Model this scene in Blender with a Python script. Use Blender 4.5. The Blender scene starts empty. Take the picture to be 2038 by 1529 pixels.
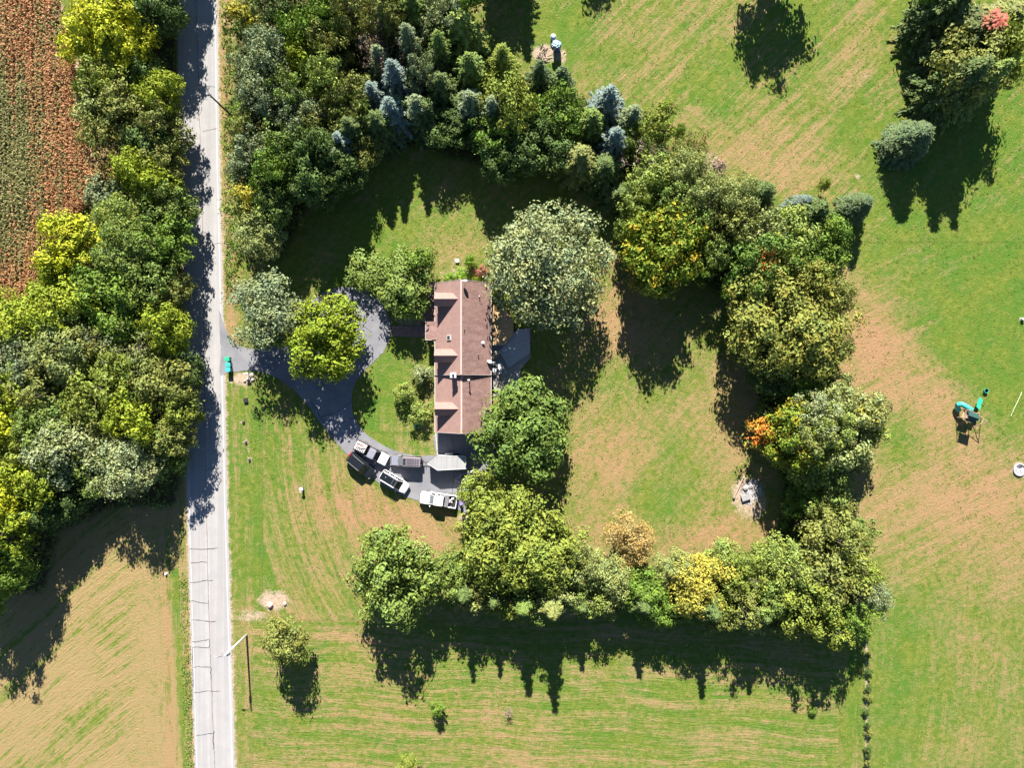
import bpy, bmesh, math, random
import numpy as np
from mathutils import Vector, Matrix
SC = bpy.context.scene
COL = SC.collection
R = math.radians
H = 110.0                       # camera height, metres
PPM = 12.5                      # photo pixels per metre at ground level

# ------------------------------------------------------------------ camera
cam_d = bpy.data.cameras.new("camera"); cam = bpy.data.objects.new("camera", cam_d); COL.objects.link(cam)
cam.location = (0, 0, H); cam.rotation_euler = (0, 0, 0)
cam_d.sensor_fit = 'HORIZONTAL'; cam_d.angle = 2 * math.atan(2038 / PPM / 2 / H)
cam_d.clip_start = 1; cam_d.clip_end = 6000
SC.camera = cam
# ------------------------------------------------------------------ world, sun, exposure
SUN_EL, SUN_AZ = R(35.4), R(-3.4)
w = bpy.data.worlds.new("World"); SC.world = w; w.use_nodes = True
nt = w.node_tree; nt.nodes.clear()
sky = nt.nodes.new('ShaderNodeTexSky'); sky.sky_type = 'NISHITA'; sky.sun_disc = False
sky.sun_elevation = SUN_EL; sky.sun_rotation = SUN_AZ; sky.altitude = 1500; sky.air_density = .9; sky.dust_density = .2; sky.ozone_density = 4.0
bg = nt.nodes.new('ShaderNodeBackground'); bg.inputs['Strength'].default_value = 0.05
wo = nt.nodes.new('ShaderNodeOutputWorld')
nt.links.new(sky.outputs[0], bg.inputs[0]); nt.links.new(bg.outputs[0], wo.inputs[0])
sd = bpy.data.lights.new("sun", 'SUN'); sd.energy = 5.0; sd.angle = R(0.5); sd.color = (1.0, 0.95, 0.88)
sun = bpy.data.objects.new("sun", sd); COL.objects.link(sun)
sv = Vector((-math.sin(-SUN_AZ) * math.cos(SUN_EL), math.cos(SUN_AZ) * math.cos(SUN_EL), math.sin(SUN_EL)))
sun.rotation_euler = (-sv).to_track_quat('-Z', 'Y').to_euler(); sun.location = sv * 300
SC.view_settings.view_transform = 'Standard'; SC.view_settings.look = 'None'
SC.view_settings.gamma = 1; SC.view_settings.exposure = 1.62; SC.view_settings.use_curve_mapping = False
SC.cycles.max_bounces = 5; SC.cycles.diffuse_bounces = 2; SC.cycles.transmission_bounces = 4; SC.cycles.transparent_max_bounces = 4

# ------------------------------------------------------------------ helpers
def P(px, py, z=0.0):
    """place in the world of what the photograph shows at (px, py) if it is z metres up"""
    f = (1 - z / H) / PPM
    return ((px - 1019) * f, (764.5 - py) * f)
def P3(px, py, z=0.0):
    x, y = P(px, py, z); return Vector((x, y, z))

class NB:
    def __init__(s, name):
        s.m = bpy.data.materials.new(name); s.m.use_nodes = True
        s.t = s.m.node_tree; s.t.nodes.clear()
        s.out = s.t.nodes.new('ShaderNodeOutputMaterial')
    def n(s, typ, **k):
        nd = s.t.nodes.new(typ)
        for a, v in k.items(): setattr(nd, a, v)
        return nd
    def put(s, sock, v):
        if isinstance(v, bpy.types.NodeSocket): s.t.links.new(v, sock)
        elif v is not None:
            if sock.type == 'RGBA' and len(v) == 3: v = (*v, 1)
            sock.default_value = v
    def math(s, op, a, b=0.0, c=None, clamp=False):
        nd = s.n('ShaderNodeMath', operation=op, use_clamp=clamp)
        s.put(nd.inputs[0], a); s.put(nd.inputs[1], b)
        if c is not None: s.put(nd.inputs[2], c)
        return nd.outputs[0]
    def mix(s, f, a, b, mode='MIX'):
        nd = s.n('ShaderNodeMixRGB', blend_type=mode)
        s.put(nd.inputs[0], f); s.put(nd.inputs[1], a); s.put(nd.inputs[2], b); return nd.outputs[0]
    def noise(s, vec, scale, detail=3, rough=.55, dist=0.0):
        nd = s.n('ShaderNodeTexNoise'); s.put(nd.inputs['Vector'], vec)
        nd.inputs['Scale'].default_value = scale; nd.inputs['Detail'].default_value = detail
        nd.inputs['Roughness'].default_value = rough; nd.inputs['Distortion'].default_value = dist
        return nd.outputs['Fac']
    def smooth(s, v, lo, hi, a=0.0, b=1.0):
        nd = s.n('ShaderNodeMapRange', interpolation_type='SMOOTHSTEP')
        s.put(nd.inputs[0], v); 
        for i, x in enumerate((lo, hi, a, b)): nd.inputs[i + 1].default_value = x
        return nd.outputs[0]
    def mapping(s, vec, scale=(1, 1, 1), rot=(0, 0, 0)):
        nd = s.n('ShaderNodeMapping'); s.put(nd.inputs[0], vec)
        nd.inputs['Scale'].default_value = scale; nd.inputs['Rotation'].default_value = rot; return nd.outputs[0]
    def coord(s, kind='Object'): return s.n('ShaderNodeTexCoord').outputs[kind]
    def pos(s): return s.n('ShaderNodeNewGeometry').outputs['Position']
    def attr(s, name, out='Fac'): return s.n('ShaderNodeAttribute', attribute_name=name).outputs[out]
    def bump(s, h, strength=.5, dist=.05):
        nd = s.n('ShaderNodeBump'); nd.inputs['Strength'].default_value = strength
        nd.inputs['Distance'].default_value = dist; s.put(nd.inputs['Height'], h); return nd.outputs[0]
    def bsdf(s, color, rough=.8, metal=0.0, normal=None, spec=.3, coat=0.0):
        nd = s.n('ShaderNodeBsdfPrincipled'); s.put(nd.inputs['Base Color'], color)
        s.put(nd.inputs['Roughness'], rough); s.put(nd.inputs['Metallic'], metal)
        nd.inputs['Specular IOR Level'].default_value = spec; nd.inputs['Coat Weight'].default_value = coat
        if normal is not None: s.put(nd.inputs['Normal'], normal)
        s.t.links.new(nd.outputs[0], s.out.inputs[0]); return nd

_mats = {}
def flat(name, col, rough=.6, metal=0.0, var=.15, scale=3.0, spec=.3, coat=0.0):
    """plain material with a little uneven wear"""
    if name in _mats: return _mats[name]
    b = NB(name); o = b.coord()
    f = b.noise(o, scale, 4, .6)
    f2 = b.noise(o, scale * 9, 2, .6)
    k = b.math('ADD', b.math('MULTIPLY', f, 1.3), b.math('MULTIPLY', f2, .7))
    c = b.mix(b.math('MULTIPLY', k, .5, clamp=True), [x * (1 - var * 2) for x in col], [min(1, x * (1 + var * 2)) for x in col])
    b.bsdf(c, rough, metal, spec=spec, coat=coat)
    _mats[name] = b.m; return b.m

def tag(o, label=None, cat=None, group=None, kind=None):
    if label: o['label'] = label
    if cat: o['category'] = cat
    if group: o['group'] = group
    if kind: o['kind'] = kind
    return o
def thing(name, label, cat, loc=(0, 0, 0), rz=0.0, group=None):
    o = bpy.data.objects.new(name, None); COL.objects.link(o)
    o.location = loc; o.rotation_euler = (0, 0, rz); o.empty_display_size = .3
    return tag(o, label, cat, group)
def link(name, me, mat=None, parent=None, loc=None, rot=None):
    o = bpy.data.objects.new(name, me); COL.objects.link(o)
    if mat is not None and len(me.materials) == 0: me.materials.append(mat)
    if parent is not None: o.parent = parent
    if loc is not None: o.location = loc
    if rot is not None: o.rotation_euler = rot
    return o
def obj(name, bm, mat, parent=None, smooth=False, loc=None, rot=None):
    me = bpy.data.meshes.new(name)
    bmesh.ops.recalc_face_normals(bm, faces=bm.faces)
    bm.to_mesh(me); bm.free()
    if smooth:
        for p in me.polygons: p.use_smooth = True
    return link(name, me, mat, parent, loc, rot)
def BM(): return bmesh.new()
def box(bm, c, s, rz=0.0, bev=0.0, rx=0.0, ry=0.0):
    m = Matrix.Translation(c) @ Matrix.Rotation(rz, 4, 'Z') @ Matrix.Rotation(ry, 4, 'Y') @ Matrix.Rotation(rx, 4, 'X') @ Matrix.Diagonal((s[0], s[1], s[2], 1))
    g = bmesh.ops.create_cube(bm, size=1, matrix=m)
    if bev > 0:
        ed = list({e for v in g['verts'] for e in v.link_edges})
        bmesh.ops.bevel(bm, geom=ed, offset=bev, segments=2, affect='EDGES', profile=.6)
    return bm
def tube(bm, pts, rad, seg=8, cap=True):
    rings = []
    n = len(pts)
    for i, p in enumerate(pts):
        p = Vector(p); a = Vector(pts[max(0, i - 1)]); c = Vector(pts[min(n - 1, i + 1)])
        d = (c - a).normalized(); up = Vector((0, 0, 1)) if abs(d.z) < .9 else Vector((1, 0, 0))
        u = d.cross(up).normalized(); v = d.cross(u)
        r = rad[i] if isinstance(rad, (list, tuple)) else rad
        rings.append([bm.verts.new(p + (u * math.cos(t) + v * math.sin(t)) * r) for t in [2 * math.pi * k / seg for k in range(seg)]])
    for A, B in zip(rings, rings[1:]):
        for k in range(seg): bm.faces.new((A[k], A[(k + 1) % seg], B[(k + 1) % seg], B[k]))
    if cap:
        bm.faces.new(rings[0]); bm.faces.new(rings[-1][::-1])
    return bm
def lathe(bm, prof, seg=20, c=(0, 0, 0)):
    rings = []
    for r, z in prof:
        rings.append([bm.verts.new((c[0] + r * math.cos(t), c[1] + r * math.sin(t), c[2] + z)) for t in [2 * math.pi * k / seg for k in range(seg)]])
    for A, B in zip(rings, rings[1:]):
        for k in range(seg): bm.faces.new((A[k], A[(k + 1) % seg], B[(k + 1) % seg], B[k]))
    bm.faces.new(rings[0]); bm.faces.new(rings[-1]); return bm
def prism(bm, pts, z0, z1):
    a = [bm.verts.new((p[0], p[1], z0)) for p in pts]; b = [bm.verts.new((p[0], p[1], z1)) for p in pts]
    n = len(pts)
    bm.faces.new(a[::-1]); bm.faces.new(b)
    for i in range(n): bm.faces.new((a[i], a[(i + 1) % n], b[(i + 1) % n], b[i]))
    return bm
def loft(bm, rings, cap=True):
    rs = [[bm.verts.new(p) for p in r] for r in rings]; n = len(rs[0])
    for A, B in zip(rs, rs[1:]):
        for k in range(n): bm.faces.new((A[k], A[(k + 1) % n], B[(k + 1) % n], B[k]))
    if cap: bm.faces.new(rs[0]); bm.faces.new(rs[-1])
    return bm
def poly_face(bm, pts):
    return bm.faces.new([bm.verts.new(p) for p in pts])
def crom(pts, sub=6, closed=True):
    """smooth curve through points"""
    out = []; n = len(pts)
    rng = range(n) if closed else range(n - 1)
    for i in rng:
        p = [np.array(pts[(i + k) % n] if closed else pts[min(max(i + k, 0), n - 1)], float) for k in (-1, 0, 1, 2)]
        for j in range(sub):
            t = j / sub
            out.append(tuple(.5 * ((2 * p[1]) + (-p[0] + p[2]) * t + (2 * p[0] - 5 * p[1] + 4 * p[2] - p[3]) * t * t + (-p[0] + 3 * p[1] - 3 * p[2] + p[3]) * t ** 3)))
    if not closed: out.append(tuple(pts[-1]))
    return out
def sheet(name, pts, z, mat, kind='structure', thick=0.0):
    """flat filled outline at height z (pts in metres), with real sides when thick"""
    bm = BM()
    top = [bm.verts.new((p[0], p[1], z)) for p in pts]
    f = bm.faces.new(top)
    if f.calc_area() and thick > 0:
        lo = [bm.verts.new((p[0], p[1], z - thick)) for p in pts]; n = len(pts)
        for i in range(n): bm.faces.new((top[i], top[(i + 1) % n], lo[(i + 1) % n], lo[i]))
    bmesh.ops.triangulate(bm, faces=[f])
    o = obj(name, bm, mat)
    if kind: o['kind'] = kind
    return o
def inside(px, py, poly):
    """vectorised point in polygon"""
    r = np.zeros(px.shape, bool); n = len(poly); j = n - 1
    for i in range(n):
        xi, yi = poly[i]; xj, yj = poly[j]
        c = ((yi > py) != (yj > py)) & (px < (xj - xi) * (py - yi) / ((yj - yi) + 1e-9) + xi)
        r ^= c; j = i
    return r

def np_mesh(name, V, F, mat=None, tint=None, color=None, smooth=False):
    """V (n,3); F (m,k); tint per face; colour per vertex"""
    me = bpy.data.meshes.new(name); k = F.shape[1]
    me.vertices.add(len(V)); me.vertices.foreach_set('co', V.astype(np.float32).ravel())
    me.loops.add(F.size); me.loops.foreach_set('vertex_index', F.astype(np.int32).ravel())
    me.polygons.add(len(F)); me.polygons.foreach_set('loop_start', np.arange(0, F.size, k, dtype=np.int32))
    if tint is not None:
        a = me.attributes.new('tint', 'FLOAT', 'FACE'); a.data.foreach_set('value', tint.astype(np.float32))
    if color is not None:
        a = me.attributes.new('paint', 'FLOAT_COLOR', 'POINT'); a.data.foreach_set('color', color.astype(np.float32).ravel())
    me.update(calc_edges=True)
    me.polygons.foreach_set('use_smooth', np.full(len(F), smooth))
    if mat: me.materials.append(mat)
    return me

def bm_join(bm, items):
    """triangles/quads of several (V,F) arrays into one (V,F)"""
    V = []; F = []; o = 0
    for v, f in items: V.append(v); F.append(f + o); o += len(v)
    return np.concatenate(V), np.concatenate(F)
# ================================================================== GROUND
RNG = np.random.default_rng(7)
def axis(lo, hi, step, far):
    core = np.arange(lo, hi + step / 2, step)
    ext = np.cumsum(step * 1.5 ** np.arange(1, 17)); ext = ext[ext < far]
    ext = np.append(ext, far)
    return np.concatenate([(lo - ext)[::-1], core, hi + ext])
gx = axis(-92, 92, .4, 1500); gy = axis(-70, 70, .4, 1500)
X, Y = np.meshgrid(gx, gy); PX = X * PPM + 1019; PY = 764.5 - Y * PPM

def vnoise(x, y, s, seed=0):
    """cheap value noise on arrays, feature size s metres"""
    r = np.random.default_rng(seed); T = r.random((64, 64))
    u = x / s; v = y / s; i = np.floor(u).astype(int); j = np.floor(v).astype(int)
    fx = u - i; fy = v - j; fx = fx * fx * (3 - 2 * fx); fy = fy * fy * (3 - 2 * fy)
    a = T[i % 64, j % 64]; b = T[(i + 1) % 64, j % 64]; c = T[i % 64, (j + 1) % 64]; d = T[(i + 1) % 64, (j + 1) % 64]
    return (a * (1 - fx) + b * fx) * (1 - fy) + (c * (1 - fx) + d * fx) * fy

dry = np.full(X.shape, .45); red = np.full(X.shape, .25); soil = np.zeros(X.shape); ash = np.zeros(X.shape)
def blob(A, px, py, rx, ry, val, rot=0, p=1.0, amt=1.0):
    c, s = math.cos(R(rot)), math.sin(R(rot)); dx = PX - px; dy = PY - py
    q = ((dx * c + dy * s) / rx) ** 2 + ((-dx * s + dy * c) / ry) ** 2
    W = np.exp(-q ** p) * amt; A += (val - A) * W
# base tone of each lawn: (px, py, rx, ry, dryness, redness, rot)
for b in [
    (1900, 250, 260, 420, .13, .1, 0), (1990, 560, 120, 260, .15, .1, 0), (1650, 160, 230, 200, .46, .25, 0),
    (1560, 330, 120, 60, .85, .45, 20), (1340, 130, 190, 150, .50, .2, 0), (1700, 100, 40, 120, .7, .3, 25), (1490, 290, 120, 60, .75, .4, 0),
    (1120, 60, 60, 80, .2, .1, 0), (1250, 60, 50, 40, .55, .25, 0), (1440, 120, 90, 40, .3, .2, -40), (1420, 200, 70, 25, .2, .1, 30),
    (1600, 60, 60, 70, .25, .1, 0), (1720, 260, 60, 60, .22, .1, 0),
    (1750, 700, 75, 140, .92, .8, -20), (1850, 790, 130, 90, .82, .6, 30), (1820, 1000, 210, 170, .78, .5, 0), (1960, 1020, 130, 140, .82, .6, 0),
    (1930, 690, 60, 120, .12, .05, -40), (2010, 770, 60, 90, .15, .05, 0), (1790, 880, 40, 60, .3, .2, 0), (1870, 1150, 140, 70, .62, .4, 0),
    (1860, 1380, 190, 180, .38, .2, 0), (1950, 1290, 70, 60, .6, .4, 0), (1920, 1480, 60, 40, .6, .35, 0), (1780, 1330, 60, 200, .28, .1, 0),
    (1240, 660, 90, 130, .80, .55, 0), (1310, 800, 90, 60, .35, .1, 0), (1290, 900, 170, 130, .74, .5, 0), (1420, 730, 70, 60, .6, .35, 0),
    (1400, 1060, 150, 50, .78, .8, 0), (1220, 940, 60, 110, .75, .6, 0), (1340, 900, 50, 60, .35, .15, 0), (1470, 830, 60, 110, .72, .45, 0), (1300, 980, 70, 45, .4, .15, 0),
    (1230, 760, 60, 50, .4, .15, 0), (1340, 1010, 70, 50, .38, .2, 0), (1180, 1050, 60, 50, .7, .4, 0),
    (840, 440, 130, 90, .36, .1, 0), (900, 490, 80, 40, .62, .35, 0), (750, 500, 60, 120, .25, .05, 0), (690, 560, 60, 40, .3, .1, 0),
    (760, 800, 60, 110, .17, .03, 0), (500, 820, 45, 120, .3, .05, 0), (500, 950, 50, 60, .2, .05, 0), (580, 1000, 130, 130, .38, .15, 0), (640, 920, 60, 40, .5, .3, 0),
    (740, 1030, 150, 60, .85, .9, 5), (720, 990, 90, 40, .8, .9, 0), (850, 1080, 80, 45, .8, .5, 0), (640, 1120, 70, 80, .6, .3, 0), (510, 1080, 50, 110, .3, .05, 0),
    (800, 975, 60, 20, .3, .05, 20), (690, 950, 25, 50, .6, .5, 0),
    (700, 1280, 180, 90, .68, .38, 0), (560, 1430, 90, 110, .45, .15, 0), (760, 1440, 180, 60, .62, .4, 5), (940, 1440, 140, 70, .62, .35, 0), (1060, 1500, 120, 40, .6, .35, 0),
    (1300, 1420, 220, 90, .36, .12, 0), (1560, 1410, 160, 110, .42, .15, 0), (1590, 1400, 40, 30, .62, .35, 0), (1130, 1370, 60, 40, .35, .1, 0), (1560, 1310, 100, 30, .55, .2, 0),
    (950, 1330, 40, 30, .4, .1, 0)]:
    blob(dry, *b[:4], b[4], b[6]); blob(red, *b[:4], b[5], b[6])
RL_ = [(-600, 325), (0, 353), (510, 366), (1010, 374), (1529, 389), (2200, 410)]
RR_ = [(-600, 426), (0, 433), (300, 437), (510, 442), (1010, 453), (1529, 468), (2200, 492)]
# roadside verges
vr = (PX > 425) & (PX < 520)
k = np.exp(-((PX - (447 + (PY) * .02)) / 14) ** 2); dry += (.85 - dry) * k * (PY < 700); red += (.6 - red) * k * (PY < 700)
k = np.exp(-((PX - (489 + (PY - 1400) * .03)) / 14) ** 2) * (PY > 1230); dry += (.8 - dry) * k * .5; red += (.3 - red) * k * .5
k = np.exp(-((PX - 468 - (PY - 900) * .02) / 5) ** 2) * (PY > 770) * (PY < 1230); dry += (.65 - dry) * k * .7
for tab in (RL_, RR_):
    e = np.interp(PY, [t[0] for t in tab], [t[1] for t in tab]); soil = np.maximum(soil, .75 * np.exp(-((PX - e) / 5.5) ** 2) * (np.abs(PY) < 2200))
# hay field lower left
hf = (PX < 392) & (PY > 900)
dry[hf] = .86 + .34 * (vnoise(X, Y, 7, 3)[hf] - .5); red[hf] = .12
k = np.exp(-((PX - (352 + (PY - 1200) * .045)) / 7) ** 2) * (PY > 1130); dry += (.15 - dry) * k
k = np.exp(-((PX - (330 + (PY - 1200) * .035)) / 8) ** 2) * (PY > 1130); dry += (1 - dry) * k * .8; red += (.55 - red) * k
# tyre tracks in the mown field, weedy line at its right edge
for x0 in (958, 971):
    k = np.exp(-((PX - (x0 + (PY - 1320) * .035)) / 2.6) ** 2) * (PY > 1290); dry += (.8 - dry) * k * .5
k = np.exp(-((PX - 1692) / 6) ** 2) * (PY > 1300); dry += (.15 - dry) * k * .8
k = np.exp(-((PX - 1725) / 3.6) ** 2) * (PY > 1270); soil += (1 - soil) * k * .8
k = np.exp(-(((PX - 1735) * .72 + (PY - 390) * .69) / 4) ** 2) * (PX > 1700) * (PX < 1770) * (PY > 320) * (PY < 430); dry += (.5 - dry) * k * .5
# bare soil and ash
for (px, py, rx, ry, a) in [(482, 755, 26, 14, 1), (545, 1195, 34, 22, .95), (500, 1228, 34, 14, .7), (1083, 106, 26, 20, 1), (1118, 112, 12, 18, .8),
    (483, 840, 5.5, 5.5, 1), (489, 880, 5.5, 6, 1), (496, 915, 6.5, 7, 1), (494, 897, 4, 10, .6), (600, 974, 7.5, 8, .95), (1482, 985, 30, 40, .95), (1500, 1000, 30, 40, .8),
    (2029, 936, 17, 18, .95), (1708, 352, 9, 7, .7), (910, 520, 12, 9, .6), (840, 600, 26, 44, .9), (815, 640, 30, 20, .7), (918, 548, 50, 16, .6), (1175, 55, 0.1, 0.1, 0),
    (1408, 335, 18, 12, .4), (1980, 18, 40, 14, .8), (1815, 112, 18, 14, .5), (1840, 1480, .1, .1, 0), (1722, 152, 18, 10, .4), (455, 480, 12, 60, .5), (450, 330, 8, 60, .35), (462, 90, 8, 60, .45),
    (1012, 545, 12, 20, .5), (884, 520, 20, 6, .3), (925, 1030, 18, 12, .7)]:
    blob(soil, px, py, rx, ry, a, 0, 2.0)
for (px, py, rx, ry, a) in [(1488, 985, 15, 24, 1), (1500, 975, 22, 24, .8), (1080, 108, 15, 10, .45), (2033, 935, 5, 5, .3)]: blob(ash, px, py, rx, ry, a, 0, 1.6)

# woodland floor under the dense belts
WOODS = {
 'west': [(120, -400), (345, -400), (352, 150), (352, 560), (360, 760), (368, 900), (350, 1010), (230, 1010), (120, 1060), (90, 1180), (-200, 1200), (-400, 700), (40, 640), (110, 480), (215, 400), (225, 300), (185, 130)],
 'north': [(470, -120), (930, -120), (930, 60), (1010, 150), (1150, 190), (1260, 260), (1350, 300), (1460, 370), (1560, 420), (1670, 420), (1680, 620), (1650, 740), (1560, 740), (1480, 600), (1380, 560), (1250, 520), (1220, 420), (1100, 350), (960, 330), (820, 290), (700, 340), (620, 400), (560, 520), (480, 520), (468, 300)],
 'east': [(1500, 740), (1650, 740), (1680, 900), (1690, 1040), (1720, 1200), (1600, 1230), (1400, 1215), (1200, 1200), (1000, 1190), (880, 1170), (880, 1130), (960, 1120), (1100, 1130), (1400, 1130), (1540, 1080), (1560, 960), (1520, 860)]}
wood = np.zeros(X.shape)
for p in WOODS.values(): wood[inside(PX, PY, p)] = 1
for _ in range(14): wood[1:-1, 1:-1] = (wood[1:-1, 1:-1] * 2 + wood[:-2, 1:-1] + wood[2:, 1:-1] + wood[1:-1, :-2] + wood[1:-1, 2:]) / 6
CORN = [(-420, -420), (110, -420), (122, 0), (150, 100), (168, 190), (178, 290), (206, 340), (200, 385), (150, 440), (110, 520), (95, 590), (20, 610), (10, 720), (-420, 760)]
corn = inside(PX, PY, CORN)
soil[corn] = .9; red[corn] = .6
wood = wood * (1 - corn)
dry = np.clip(dry + .12 * (vnoise(X, Y, 6, 11) - .5) + .10 * (vnoise(X, Y, 2.2, 12) - .5), 0, 1)

# direction in which the grass was mown: su across the stripes (m), strength
th = np.full(X.shape, R(45.)); st = np.full(X.shape, .25)
def zone(mask, ang, s): th[mask] = R(ang); st[mask] = s
zone(PX > 1100, 45, .5); zone((PX > 1690) & (PY > 480), 28, .3); zone((PX > 1690) & (PY > 1200), 84, .22)
su = -X * np.sin(th) + Y * np.cos(th); sl = X * np.cos(th) + Y * np.sin(th)
def setz(mask, u, l, s): su[mask] = u[mask]; sl[mask] = l[mask]; st[mask] = s
inner = (PX > 1100) & (PX < 1560) & (PY > 560) & (PY < 1200)
setz(inner, su, sl, .25)
bot = (PY > 1235) & (PX > 400) & (PX < 1712); a = R(-3)
setz(bot, -X * math.sin(a) + Y * math.cos(a) + .25 * np.sin(X * .3), X * math.cos(a) + Y * math.sin(a), .62)
b2 = bot & (PX > 1672); setz(b2, X, Y, .5)
b3 = (PX > 440) & (PX < 500) & (PY > 1240); setz(b3, X, Y, .3)
a = R(39); hu = -X * math.sin(a) + Y * math.cos(a); setz(hf, hu + .8 * np.sin(X * .12), X * math.cos(a) + Y * math.sin(a), .85)
st[hf] = .95 * np.clip((300 - PX[hf]) / 60, .12, 1)
h2 = hf & (PX > 296); setz(h2, X + .02 * Y, Y, .6); st[h2] = .6 * np.clip((PX[h2] - 296) / 30, .1, 1)
fl = (PX > 440) & (PX < 900) & (PY > 760) & (PY < 1235)
cx, cy = P(1050, 860); rr = np.hypot(X - cx, (Y - cy) * .8); setz(fl, rr, np.arctan2(Y - cy, X - cx) * 30, .55)
f2 = fl & (PX < 520); setz(f2, X, Y, .45)
col = np.stack([dry, red, soil, ash], -1).reshape(-1, 4)
ny, nx = X.shape
Z = np.zeros(X.shape)
V = np.stack([X, Y, Z], -1).reshape(-1, 3)
i, j = np.meshgrid(np.arange(nx - 1), np.arange(ny - 1)); i = i.ravel(); j = j.ravel()
F = np.stack([j * nx + i, j * nx + i + 1, (j + 1) * nx + i + 1, (j + 1) * nx + i], -1)
fx = PX[:-1, :-1].ravel(); fy = PY[:-1, :-1].ravel()
zone_id = np.zeros(len(F), int)
zone_id[(fx > 1712)] = 2
zone_id[(fy > 1235) & (fx > 440) & (fx < 1712)] = 3
zone_id[(fy > 985) & (fx < 410)] = 4
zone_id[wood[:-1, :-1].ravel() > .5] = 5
zone_id[corn[:-1, :-1].ravel()] = 6
names = {0: 'lawn', 2: 'back_lawn', 3: 'mown_field', 4: 'hay_field', 5: 'woodland_floor', 6: 'corn_field_soil'}

g = NB('ground_cover'); pos = g.pos()
pt = g.n('ShaderNodeAttribute', attribute_name='paint'); sep = g.n('ShaderNodeSeparateColor'); g.put(sep.inputs[0], pt.outputs['Color'])
D, RD, SO = sep.outputs[0], sep.outputs[1], sep.outputs[2]; AS = pt.outputs['Alpha']
mown = g.attr('mown', 'Vector'); msep = g.n('ShaderNodeSeparateXYZ'); g.put(msep.inputs[0], mown)
wd = g.attr('wood', 'Fac')
streak = g.noise(g.mapping(mown, (1.0, .06, 0)), 1.5, 4, .65)
streak0 = g.noise(g.mapping(mown, (1.0, .03, 0)), .62, 2, .5)
streak2 = g.noise(g.mapping(mown, (1.0, .09, 0)), 4.2, 3, .6)
n1 = g.noise(pos, .22, 4, .6, .4); n2 = g.noise(pos, 1.1, 4, .65, .6); n3 = g.noise(pos, 3.6, 4, .75, .8); n4 = g.noise(pos, 11, 3, .8, .5)
sstr = msep.outputs[2]
def cen(v, k): return g.math('MULTIPLY', g.math('SUBTRACT', v, .5), k)
f = g.math('ADD', D, cen(n1, .8)); f = g.math('ADD', f, cen(n2, 1.0)); f = g.math('ADD', f, cen(n3, 1.0)); f = g.math('ADD', f, cen(n4, .7))
f = g.math('ADD', f, g.math('MULTIPLY', g.math('ADD', g.math('ADD', cen(streak, 2.3), cen(streak0, 2.0)), cen(streak2, 1.7)), sstr))
f = g.smooth(f, .22, .98)
green = g.mix(g.smooth(n2, .3, .7), (.105, .165, .022), (.185, .215, .036))
green = g.mix(g.smooth(n1, .35, .7), green, (.080, .175, .020))
tan = g.mix(g.math('ADD', RD, cen(n2, .8), clamp=True), (.312, .236, .102), (.380, .208, .115))
c = g.mix(f, green, tan)
c = g.mix(g.smooth(n4, .62, .78, 0, .35), c, (.42, .38, .22))
c = g.mix(g.smooth(n4, .42, .25, 0, .55), c, g.mix(.5, c, (.03, .05, .01), 'MULTIPLY'))
soilc = g.mix(g.smooth(n3, .35, .65), (.42, .29, .20), (.50, .40, .30))
sf = g.smooth(g.math('ADD', g.math('ADD', SO, cen(n2, 1.5)), cen(n3, .9)), .25, .95)
c = g.mix(sf, c, soilc)
c = g.mix(g.smooth(g.math('ADD', AS, cen(n3, .5)), .3, .7), c, g.mix(g.smooth(n2, .4, .6), (.50, .48, .47), (.16, .14, .13)))
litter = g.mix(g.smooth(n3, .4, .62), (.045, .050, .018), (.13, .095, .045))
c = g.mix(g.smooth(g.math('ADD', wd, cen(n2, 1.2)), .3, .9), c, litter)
hgt = g.math('ADD', g.math('MULTIPLY', n4, .6), g.math('ADD', n3, g.math('MULTIPLY', streak2, sstr)))
g.bsdf(c, .95, normal=g.bump(hgt, .8, .3), spec=.1)
MG = g.m
full_attr = dict(paint=col, mown=np.stack([su, sl, st], -1).reshape(-1, 3), wood=wood.ravel())
for zid, nm in names.items():
    sel = F[zone_id == zid]
    if not len(sel): continue
    used, inv = np.unique(sel, return_inverse=True)
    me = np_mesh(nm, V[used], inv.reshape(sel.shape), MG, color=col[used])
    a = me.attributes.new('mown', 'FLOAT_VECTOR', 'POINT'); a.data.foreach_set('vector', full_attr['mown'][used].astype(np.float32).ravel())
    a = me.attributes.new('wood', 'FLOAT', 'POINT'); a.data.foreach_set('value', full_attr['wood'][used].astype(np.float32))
    link(nm, me)['kind'] = 'structure'

# ================================================================== ROAD
def interp(tab, y): return float(np.interp(y, [t[0] for t in tab], [t[1] for t in tab]))
RL = [(-600, 325), (0, 353), (510, 366), (1010, 374), (1529, 389), (2200, 410)]
RR = [(-600, 424), (0, 431), (300, 435), (510, 440), (1010, 451), (1529, 466), (2200, 490)]
CR = [(-600, 385), (0, 391), (510, 405), (900, 408), (1010, 411), (1290, 418), (1529, 428), (2200, 450)]
m = NB('worn_concrete_road'); p = m.pos()
a1 = m.noise(p, .5, 4, .6); a2 = m.noise(p, 9, 3, .7); lane = m.noise(m.mapping(p, (1, .012, 1)), 1.3, 3, .6)
tar = m.noise(m.mapping(p, (1.5, .5, 1)), 1.0, 5, .75)
c = m.mix(m.smooth(lane, .3, .7), (.265, .255, .248), (.335, .325, .318))
c = m.mix(m.smooth(a1, .3, .75, 0, .6), c, (.24, .235, .235)); c = m.mix(m.smooth(a2, .3, .7, 0, .35), c, (.36, .345, .33))
m.bsdf(c, .9, normal=m.bump(a2, .15, .02), spec=.15)
MROAD = m.m
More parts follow.
